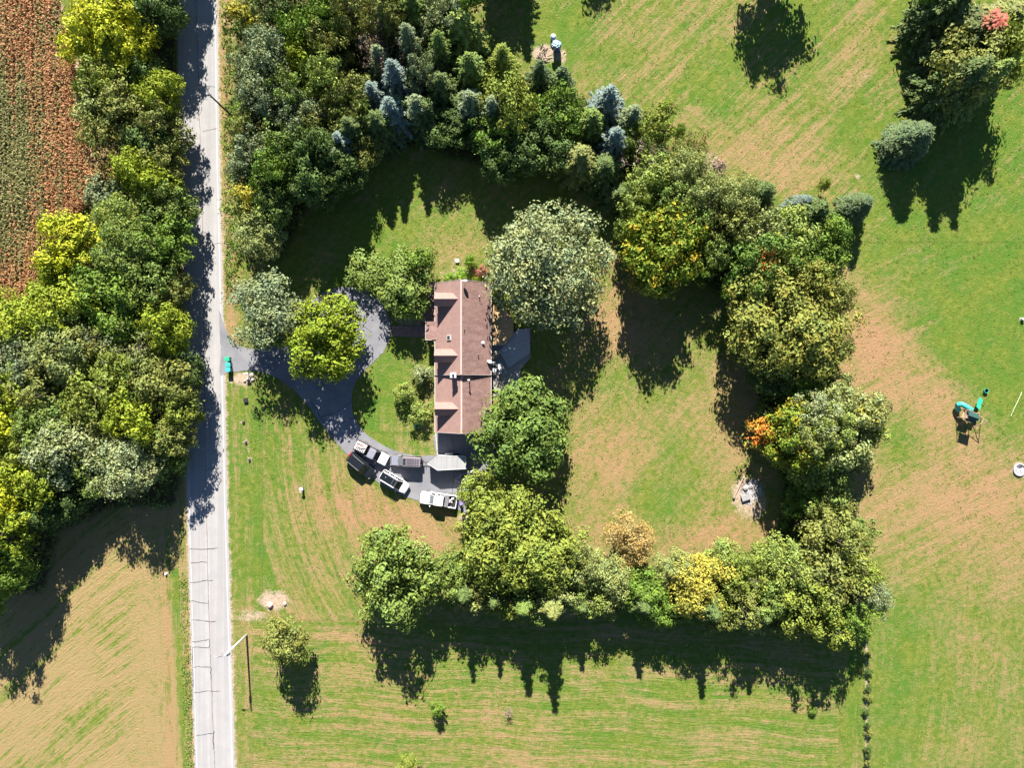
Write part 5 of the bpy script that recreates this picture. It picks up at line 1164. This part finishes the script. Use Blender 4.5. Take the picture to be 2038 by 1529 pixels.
bm = BM(); box(bm, (-.5, 0, .45), (.8, .6, .4), bev=.12); obj('engine_hood', bm, WHT, t); bm = BM(); box(bm, (.45, 0, .55), (.5, .5, .12), bev=.04); box(bm, (.7, 0, .8), (.1, .5, .5), bev=.04); obj('seat', bm, MDK, t)
for x in (-.6, .5):
    for s in (-1, 1): bm = BM(); r_ = .18 if x < 0 else .26; lathe(bm, [(.03, -.08), (r_, -.08), (r_, .08), (.03, .08)], 12); bmesh.ops.transform(bm, matrix=Matrix.Translation((x, s * .42, r_)) @ Matrix.Rotation(R(90), 4, 'X'), verts=bm.verts); obj('wheel', bm, MT, t)
bm = BM(); tube(bm, [(.0, 0, .6), (.12, 0, .95)], .03, 6); obj('steering_column', bm, MDK, t)
t = thing('boat', 'small pale open boat on the drive, mostly under the lower tree', 'boat', (*P(931, 972, .6), .35), R(186))
bm = BM(); prof = [(-1.9, .55), (-.8, .62), (.4, .58), (1.2, .38), (1.8, .05)]
loft(bm, [[(x, -w, .5), (x, -w * .7, .05), (x, w * .7, .05), (x, w, .5), (x, w * .85, .5), (x, w * .6, .12), (x, -w * .6, .12), (x, -w * .85, .5)] for x, w in prof]); obj('hull', bm, flat('boat_pale', (.42, .42, .42), .5), t)
bm = BM(); box(bm, (0, 0, .4), (.25, 1.0, .05)); box(bm, (-1.1, 0, .4), (.25, 1.0, .05)); obj('bench', bm, MTAN, t)
t = thing('plastic_cart', 'white boxy cart behind the tailgate of the left facing pickup', 'cart', (*P(933, 997, .7), .05), R(-10))
bm = BM(); box(bm, (0, 0, .55), (1.1, .9, .6), bev=.08); obj('tub', bm, WHT, t); bm = BM(); box(bm, (0, 0, .87), (.85, .65, .03), bev=.01); obj('lid', bm, MTRIM, t); bm = BM(); tube(bm, [(-.5, 0, .4), (-1.1, .1, .35)], .035, 6); obj('handle', bm, MDK, t)
for x in (-.35, .35):
    for s in (-1, 1): bm = BM(); lathe(bm, [(.03, -.05), (.16, -.05), (.16, .05), (.03, .05)], 12); bmesh.ops.transform(bm, matrix=Matrix.Translation((x, s * .42, .16)) @ Matrix.Rotation(R(90), 4, 'X'), verts=bm.verts); obj('wheel', bm, MT, t)
t = thing('folding_chair', 'purple folding chair by the tailgate of the left facing pickup', 'chair', (*P(917, 1001, .4), .05), R(30))
bm = BM(); box(bm, (0, 0, .42), (.5, .5, .05), bev=.02); obj('seat', bm, flat('purple_cloth', (.20, .15, .35), .8), t); bm = BM(); box(bm, (0, -.26, .7), (.5, .04, .5), rx=R(14)); obj('backrest', bm, flat('purple_cloth', (.20, .15, .35), .8), t)
for sx in (-1, 1): bm = BM(); tube(bm, [(sx * .25, -.3, 0), (sx * .25, .25, .42)], .02, 5); tube(bm, [(sx * .25, .3, 0), (sx * .25, -.25, .42)], .02, 5); obj('leg', bm, MDK, t)

# ================================================================== STREET FURNITURE, YARD THINGS
MCREO = flat('creosoted_pole', (.055, .045, .04), .9, var=.3); MPW = flat('pale_pole', (.66, .64, .62), .6, var=.08); MGALV = flat('galvanised', (.42, .43, .44), .4, metal=.4)
x, y = P(468, 237); t = thing('utility_pole', 'dark wooden utility pole leaning over the road from the upper woods', 'utility pole', (x, y, 0))
bm = BM(); tube(bm, [(0, 0, -.2), (0, 0, 4.5), (0, 0, 9.2)], [.17, .14, .11], 10); obj('pole', bm, MCREO, t, smooth=True)
bm = BM(); box(bm, (0, 0, 8.9), (.12, .5, .12)); tube(bm, [(0, .2, 8.9), (0, .2, 9.1)], .05, 8); obj('insulator', bm, MGALV, t)
x, y = P(491, 1264); t = thing('street_lamp', 'pale street lamp post with short arm over the road edge', 'street lamp', (x, y, 0))
bm = BM(); tube(bm, [(0, 0, -.2), (0, 0, 4.5), (0, 0, 8.6)], [.17, .15, .12], 10); obj('pole', bm, MPW, t, smooth=True)
bm = BM(); box(bm, (.0, -.28, 7.2), (.4, .4, .75), bev=.08); tube(bm, [(0, -.1, 7.5), (0, -.3, 7.5)], .04, 6); obj('transformer', bm, MGALV, t)
bm = BM(); tube(bm, [(0, 0, 8.2), (-.5, -.15, 8.4), (-1.1, -.25, 8.42)], .035, 6); obj('arm', bm, MDK, t); bm = BM(); box(bm, (-1.2, -.27, 8.38), (.5, .2, .12), bev=.04); obj('lamp_head', bm, MGALV, t)
bm = BM(); tube(bm, [(0, 0, 8.2), (-.7, .1, 8.0)], .02, 5); obj('bracket', bm, MDK, t)
# three wheeled bins at the kerb
MB1 = flat('bin_green', (.03, .34, .20), .45, var=.06); MB2 = flat('bin_teal', (.05, .36, .36), .45, var=.06)
for i, (px, py, mt, lab) in enumerate([(451.5, 715, MB1, 'green wheeled bin at the driveway mouth, the uppermost of three'), (453.3, 726.5, MB2, 'teal wheeled bin with slatted lid, middle of three by the road'), (453.3, 736, MB2, 'teal wheeled bin nearest the mailbox, lowest of three')]):
    x, y = P(px, py, 1.05); t = thing('wheelie_bin', lab, 'bin', (x, y, .04), R([4, -3, 2][i]), 'bins at the driveway mouth')
    bm = BM(); loft(bm, [[(-.27, -.22, .06), (.27, -.22, .06), (.27, .22, .06), (-.27, .22, .06)], [(-.36, -.30, .98), (.36, -.30, .98), (.36, .30, .98), (-.36, .30, .98)]]); obj('body', bm, mt, t)
    bm = BM(); box(bm, (0, 0, 1.03), (.80, .66, .10), bev=.045); 
    if i == 1: [box(bm, (-.22 + k * .14, 0, 1.09), (.04, .5, .03)) for k in range(4)]
    obj('lid', bm, mt, t); bm = BM(); tube(bm, [(-.3, .36, 1.0), (.3, .36, 1.0)], .025, 6); obj('handle', bm, mt, t)
    for s in (-1, 1): bm = BM(); lathe(bm, [(.03, -.03), (.12, -.03), (.12, .03), (.03, .03)], 12); bmesh.ops.transform(bm, matrix=Matrix.Translation((s * .28, .24, .12)) @ Matrix.Rotation(R(90), 4, 'Y'), verts=bm.verts); obj('wheel', bm, MT, t)
x, y = P(490, 744, 1.1); t = thing('mailbox', 'white round topped mailbox on a post by the driveway mouth', 'mailbox', (x, y, 0), R(8))
bm = BM(); box(bm, (0, 0, .5), (.11, .11, 1.1)); obj('post', bm, MDECK, t)
bm = BM(); loft(bm, [[(-.32, .17 * math.cos(a), 1.12 + .19 * max(0, math.sin(a)) + (-.08 if math.sin(a) < 0 else 0)) for a in [k * math.pi / 6 for k in range(12)]], [(.32, .17 * math.cos(a), 1.12 + .19 * max(0, math.sin(a)) + (-.08 if math.sin(a) < 0 else 0)) for a in [k * math.pi / 6 for k in range(12)]]]); obj('box', bm, WHT, t)
bm = BM(); box(bm, (.345, 0, 1.15), (.03, .3, .3), bev=.01); obj('door', bm, MGALV, t)
def rock(px, py, r, mt, lab, nm='rock', seed=0, sq=.7):
    rg = random.Random(seed); bm = BM(); bmesh.ops.create_icosphere(bm, subdivisions=2, radius=1)
    for v in bm.verts: v.co = v.co * (1 + rg.uniform(-.16, .16))
    for v in bm.verts: v.co = Vector((v.co.x * r * 1.15, v.co.y * r, v.co.z * r * sq))
    x, y = P(px, py, r * .5); o = obj(nm, bm, mt, None, loc=(x, y, r * sq * .55), rot=(0, 0, rg.uniform(0, 6))); tag(o, lab, 'rock'); return o
MST = flat('pale_stone', (.33, .30, .28), .9, var=.2); MST2 = flat('pink_stone', (.48, .33, .29), .9, var=.2)
rock(500, 747, .38, MST, 'grey boulder right of the mailbox', seed=1); rock(494, 755, .28, MST, 'pale stone in front of the mailbox', seed=2); rock(487, 758, .22, MST2, 'small pinkish stone left below the mailbox', seed=3); rock(503, 756, .26, MST, 'flat stone at the right end of the mailbox bed', seed=4)
rock(537, 1205, .46, MST2, 'larger pinkish rock on the bare patch above the lamp', seed=5); rock(567, 1202, .30, MST2, 'smaller rock at the right of the bare patch', seed=6)
# small lawn things
x, y = P(488, 797, .4); t = thing('meter_box', 'black square utility box on the front lawn below the driveway mouth', 'utility box', (x, y, 0), R(8)); bm = BM(); box(bm, (0, 0, .14), (.62, .66, .28), bev=.03); obj('casing', bm, MDK, t); bm = BM(); box(bm, (0, 0, .30), (.66, .70, .04), bev=.01); obj('lid', bm, MDK, t)
for i, (px, py, lab) in enumerate([(484, 840.5, 'small dark stump in the uppermost bare ring by the road'), (489, 881, 'small dark stump in the middle bare ring by the road'), (496, 916, 'small dark stump in the lowest bare ring by the road')]):
    x, y = P(px, py, .2); bm = BM(); lathe(bm, [(.24, -.05), (.20, .1), (.17, .30), (.02, .33)], 10); rg = random.Random(i)
    for v in bm.verts: v.co.x += rg.uniform(-.03, .03); v.co.y += rg.uniform(-.03, .03)
    o = obj('tree_stump', bm, MCREO, None, loc=(x, y, 0)); tag(o, lab, 'stump', 'stumps along the roadside lawn')
x, y = P(600, 974.5, .9); t = thing('utility_pedestal', 'white topped post in a bare ring on the front lawn', 'post', (x, y, 0)); bm = BM(); box(bm, (0, 0, .5), (.34, .3, 1.0), bev=.03); obj('casing', bm, MDK, t); bm = BM(); lathe(bm, [(.02, 1.2), (.2, 1.14), (.30, 1.02), (.30, .98), (.02, .98)], 14); obj('cap', bm, WHT, t)
x, y = P(910, 519, .3); t = thing('septic_riser', 'round white cap on bare ground above the house', 'pipe cap', (x, y, 0)); bm = BM(); lathe(bm, [(.28, 0), (.26, .25), (.02, .25)], 16); obj('pipe', bm, MWHT, t); bm = BM(); lathe(bm, [(.31, .25), (.31, .32), (.12, .38), (.02, .38)], 16); obj('lid', bm, MWHT, t)
x, y = P(330, 1143, .2); t = thing('white_post', 'small white marker post at the edge of the hay field', 'post', (x, y, 0)); bm = BM(); lathe(bm, [(.18, 0), (.16, .35), (.02, .4)], 12); obj('cap', bm, MWHT, t); bm = BM(); lathe(bm, [(.24, -.02), (.24, .05), (.02, .05)], 12); obj('base', bm, MST, t)
# fire ring
x, y = P(2030, 935.5, .25); t = thing('fire_ring', 'round pale fire ring on sandy ground at the right edge', 'fire ring', (x, y, 0)); bm = BM()
lathe(bm, [(.98, 0), (1.0, .28), (.86, .30), (.84, .10)], 28); obj('ring', bm, flat('pale_concrete', (.42, .40, .40), .8), t)
bm = BM(); lathe(bm, [(.84, .08), (.5, .17), (.02, .20)], 20); rg = random.Random(5)
for v in bm.verts: v.co.z += rg.uniform(-.05, .05)
obj('ash_bed', bm, flat('white_ash', (.42, .41, .42), .9, var=.15), t)
bm = BM(); tube(bm, [(-.4, .5, .25), (.3, .6, .27)], .05, 6); tube(bm, [(-.1, .35, .25), (.5, .55, .25)], .045, 6); obj('burnt_log', bm, MCREO, t)
# blue covered bin with crumpled sheet
x, y = P(1109, 92, .9); t = thing('covered_pile', 'tall blue barrel wrapped in a tarpaulin beside the burn patch', 'barrel', (x, y, 0))
bm = BM(); lathe(bm, [(.55, 0), (.60, .5), (.60, 1.3), (.58, 1.7), (.02, 1.72)], 18); rg = random.Random(3)
for v in bm.verts: v.co.x *= 1 + rg.uniform(-.06, .06); v.co.y *= 1 + rg.uniform(-.06, .06)
obj('barrel', bm, flat('tarp_blue', (.03, .10, .42), .45, var=.1), t)
x, y = P(1107, 78, 1.5); bm = BM(); bmesh.ops.create_icosphere(bm, subdivisions=3, radius=1); rg = random.Random(8)
for v in bm.verts: v.co = Vector((v.co.x * .72, v.co.y * .62, v.co.z * .34)) * (1 + rg.uniform(-.2, .2))
o = obj('crumpled_sheet', bm, flat('pale_plastic_sheet', (.32, .44, .50), .5, var=.12), None, loc=(x - .05, y - .9, 1.85)); tag(o, 'crumpled pale blue sheet on top of the blue barrel', 'sheet')
x, y = P(1101, 74, .5); t = thing('plastic_drum', 'light blue bag covered drum behind the blue barrel', 'drum', (x, y, 0)); bm = BM(); lathe(bm, [(.4, 0), (.44, .8), (.3, 1.1), (.02, 1.15)], 14); obj('drum', bm, flat('pale_blue', (.42, .52, .62), .5), t); bm = BM(); lathe(bm, [(.46, .75), (.46, .82), (.44, .82), (.44, .75)], 14); obj('hoop', bm, MGALV, t)
# burnt sticks, board and lid on the ash patches
rg = random.Random(12)
def sticks(cx, cy, n, spread, mat, label, group, cat, L=(.5, 1.4), nm='burnt_branch', r0=.04):
    L_ = []
    for i in range(n):
        px, py = cx + rg.gauss(0, spread), cy + rg.gauss(0, spread * .8); x, y = P(px, py); a = rg.uniform(0, 3.14); l = rg.uniform(*L) / 2
        bm = BM(); tube(bm, [(-l, 0, 0), (0, rg.uniform(-.1, .1), .05), (l, rg.uniform(-.1, .1), rg.uniform(0, .15))], [r0, r0 * .85, r0 * .5], 5)
        o = obj(nm, bm, mat, None, loc=(x, y, .06 + .04 * i % .3), rot=(0, 0, a)); o['_p'] = (px, py); L_.append(o); tag(o, label, cat, group)
    for ax_, w0_, w1_ in ((0, 'leftmost', 'rightmost'),):
        q = sorted(L_, key=lambda o: o['_p'][ax_])
        for k_, o in enumerate(q): o['label'] = (w0_ if k_ == 0 else w1_ if k_ == len(q) - 1 else ORD[k_] + ' from left') + ' ' + label
    for o in L_: del o['_p']
MCHAR = flat('charred_wood', (.018, .016, .016), .9)
sticks(1080, 112, 9, 6, MCHAR, 'charred branch in the burn patch left of the blue barrel', 'charred branches in the burn patch', 'branch', nm='charred_branch', r0=.07)
sticks(1082, 92, 6, 5, MCREO, 'dark brush at the upper edge of the burn patch', 'dark brush of the burn patch', 'branch', nm='brush_stick', r0=.06)
sticks(1502, 978, 9, 8, MST, 'pale scrap stick in the shaded ash heap', 'scrap sticks of the ash heap', 'branch', nm='scrap_stick', r0=.05)
x, y = P(1471, 970, .4); o = obj('long_board', box(BM(), (0, 0, 0), (4.0, .12, .10), bev=.01), MST2, None, loc=(x, y, .3), rot=(0, R(-3), R(66))); tag(o, 'long pale board leaning on the left side of the ash heap', 'board')
x, y = P(1461, 993, .2); o = obj('board_block', box(BM(), (0, 0, 0), (.3, .26, .28), bev=.03), MDK, None, loc=(x, y, .13), rot=(0, 0, R(30))); tag(o, 'small dark block under the lower end of the long board', 'block')
x, y = P(1485, 991, .4); t = thing('metal_crate', 'square grey metal tray tilted on the ash heap', 'tray', (x, y, 0), R(18)); bm = BM(); box(bm, (0, 0, .42), (1.4, .85, .05), bev=.01); obj('sheet_top', bm, flat('grey_scrap', (.28, .27, .27), .7, var=.3), t)
for s in (-1, 1): bm = BM(); box(bm, (s * .65, 0, .2), (.06, .8, .42)); obj('side', bm, MDK, t)
rock(1484, 972, .36, MST, 'pinkish white lump at the top of the ash heap', seed=9)
# white marker far right
x, y = P(2036, 635, .3); t = thing('lawn_marker', 'small white object cut by the right edge of the photo', 'marker', (x, y, 0)); bm = BM(); box(bm, (0, 0, .3), (.5, .3, .55), bev=.06); obj('casing', bm, WHT, t); bm = BM(); box(bm, (0, 0, .02), (.7, .5, .06)); obj('base', bm, MST, t)
bm = BM(); a, b = P3(2034, 780, .05), P3(2012, 828, .05); tube(bm, [a, a.lerp(b, .3) + Vector((.03, 0, 0)), a.lerp(b, .7) - Vector((.03, 0, 0)), b], .035, 5); tag(obj('rope', bm, flat('pale_rope', (.62, .62, .42), .8)), 'pale straight rope lying on the grass right of the playset', 'rope')

# ================================================================== PLAYSET
MPL = flat('play_wood', (.42, .28, .19), .8, var=.12); MTL = flat('slide_green', (.02, .36, .20), .35, var=.05); MTQ = flat('tube_turquoise', (.06, .42, .36), .35, var=.05); MCAN = flat('canopy_dark_green', (.02, .06, .05), .8); 
tx, ty = P(1927, 827, 1.6); PS = thing('playset', 'wooden playset with green slide, turquoise tube slide and swing beam', 'playset', (tx, ty, 0))
a = R(-20); ca, sa = math.cos(a), math.sin(a)
def rot(x, y, z): return (x * ca - y * sa, x * sa + y * ca, z)
for sx in (-.75, .75):
    for sy in (-.65, .65): bm = BM(); q = rot(sx, sy, 0); tube(bm, [q, (q[0], q[1], 2.9)], .06, 4); obj('post', bm, MPL, PS)
bm = BM(); box(bm, (0, 0, 1.45), (1.6, 1.4, .08), rz=a); obj('platform', bm, MPL, PS)
q = rot(1.15, .25, 0); bm = BM(); box(bm, (q[0], q[1], 1.2), (.95, 1.1, .07), rz=a); obj('side_platform', bm, flat('pale_plank', (.62, .46, .34), .8), PS)
bm = BM(); cyy = -.25
pr = [(-.85, -.8, 2.55), (-.85, 0, 3.15), (-.85, .8, 2.55), (-.85, 0, 3.08)]
A_ = [rot(x, y + cyy, z) for x, y, z in pr]; B_ = [rot(-x, y + cyy, z) for x, y, z in pr]; loft(bm, [A_, B_]); obj('canopy', bm, MCAN, PS)
for z in (1.8, 2.1):
    bm = BM(); [tube(bm, [rot(-.75, s * .65, z), rot(.75, s * .65, z)], .035, 4) for s in (-1, 1)]; tube(bm, [rot(-.75, -.65, z), rot(-.75, .65, z)], .035, 4); obj('railing', bm, MPL, PS)
W0 = Vector((tx, ty, 0))
def rel(px, py, z): return P3(px, py, z) - W0
s0, s1 = rel(1943, 812, 1.45), rel(1952.5, 793, .35); d = (s1 - s0); d.z = 0; d.normalize(); sd_ = Vector((-d.y, d.x, 0)); rings = []
for k in range(8):
    tt = k / 7; c = s0.lerp(s1, tt); c.z = 1.45 * (1 - tt) ** 1.1 + .3 + .06 * math.sin(tt * 9); rings.append([c + sd_ * .33 + Vector((0, 0, .16)), c + sd_ * .27, c - sd_ * .27, c - sd_ * .33 + Vector((0, 0, .16)), c - sd_ * .30 - Vector((0, 0, .05)), c + sd_ * .30 - Vector((0, 0, .05))])
bm = BM(); loft(bm, rings); obj('slide', bm, MTL, PS)
pp = crom([tuple(rel(*q)) for q in [(1934, 817, 1.8), (1925, 811, 1.75), (1914, 805, 1.45), (1907, 806, .95), (1906, 812, .55), (1908, 817, .35)]], 4, False); bm = BM(); tube(bm, pp, .40, 14); obj('tube_slide', bm, MTQ, PS, smooth=True)
e1 = rel(1943, 823, 2.45); e2 = rel(1966, 841, 2.45); bm = BM(); tube(bm, [e1, e2], .06, 4); obj('swing_beam', bm, MPL, PS)
u = (e2 - e1).normalized(); pv = Vector((-u.y, u.x, 0))
for s in (-1, 1): bm = BM(); g2 = e2 + pv * s * 1.0; tube(bm, [e2, (g2.x, g2.y, 0)], .06, 4); obj('swing_leg', bm, MPL, PS)
bm = BM(); ga, gb = e2 + pv * .55, e2 - pv * .55; tube(bm, [(ga.x, ga.y, 1.1), (gb.x, gb.y, 1.1)], .04, 4); obj('swing_brace', bm, MPL, PS)
for k, f_ in enumerate((.35, .7)):
    c = e1.lerp(e2, f_); sw_ = bpy.data.objects.new('swing', None); COL.objects.link(sw_); sw_.parent = PS
    for s in (-1, 1): bm = BM(); p1 = c + u * s * .22; tube(bm, [p1, (p1.x, p1.y, .55)], .012, 4); obj('chain', bm, MGALV, sw_)
    bm = BM()
    if k: lathe(bm, [(.12, .48), (.36, .48), (.38, .53), (.36, .58), (.14, .58)], 16, (c.x, c.y, 0))
    else: box(bm, (c.x, c.y, .5), (.5, .2, .04), rz=math.atan2(u.y, u.x))
    obj('swing_seat', bm, flat('sky_blue_plastic', (.18, .48, .72), .4) if k else MWHT, sw_)
bm = BM(); q0, q1 = rot(.2, -.75, 1.45), rot(.2, -1.7, 0); 
for s in (-1, 1): tube(bm, [Vector(q0) + Vector((s * .22, 0, 0)), Vector(q1) + Vector((s * .22, 0, 0))], .035, 4)
obj('ladder', bm, MPL, PS)
x, y = P(1963, 778, .35); t = thing('toy_bucket', 'small teal tub on the grass above the playset', 'tub', (x, y, 0)); bm = BM(); lathe(bm, [(.26, 0), (.33, .42), (.29, .42), (.24, .05)], 16); obj('tub', bm, flat('tub_teal', (.03, .22, .22), .4), t); bm = BM(); lathe(bm, [(.36, .40), (.36, .45), (.32, .45), (.32, .40)], 16); obj('rim', bm, MTQ, t)
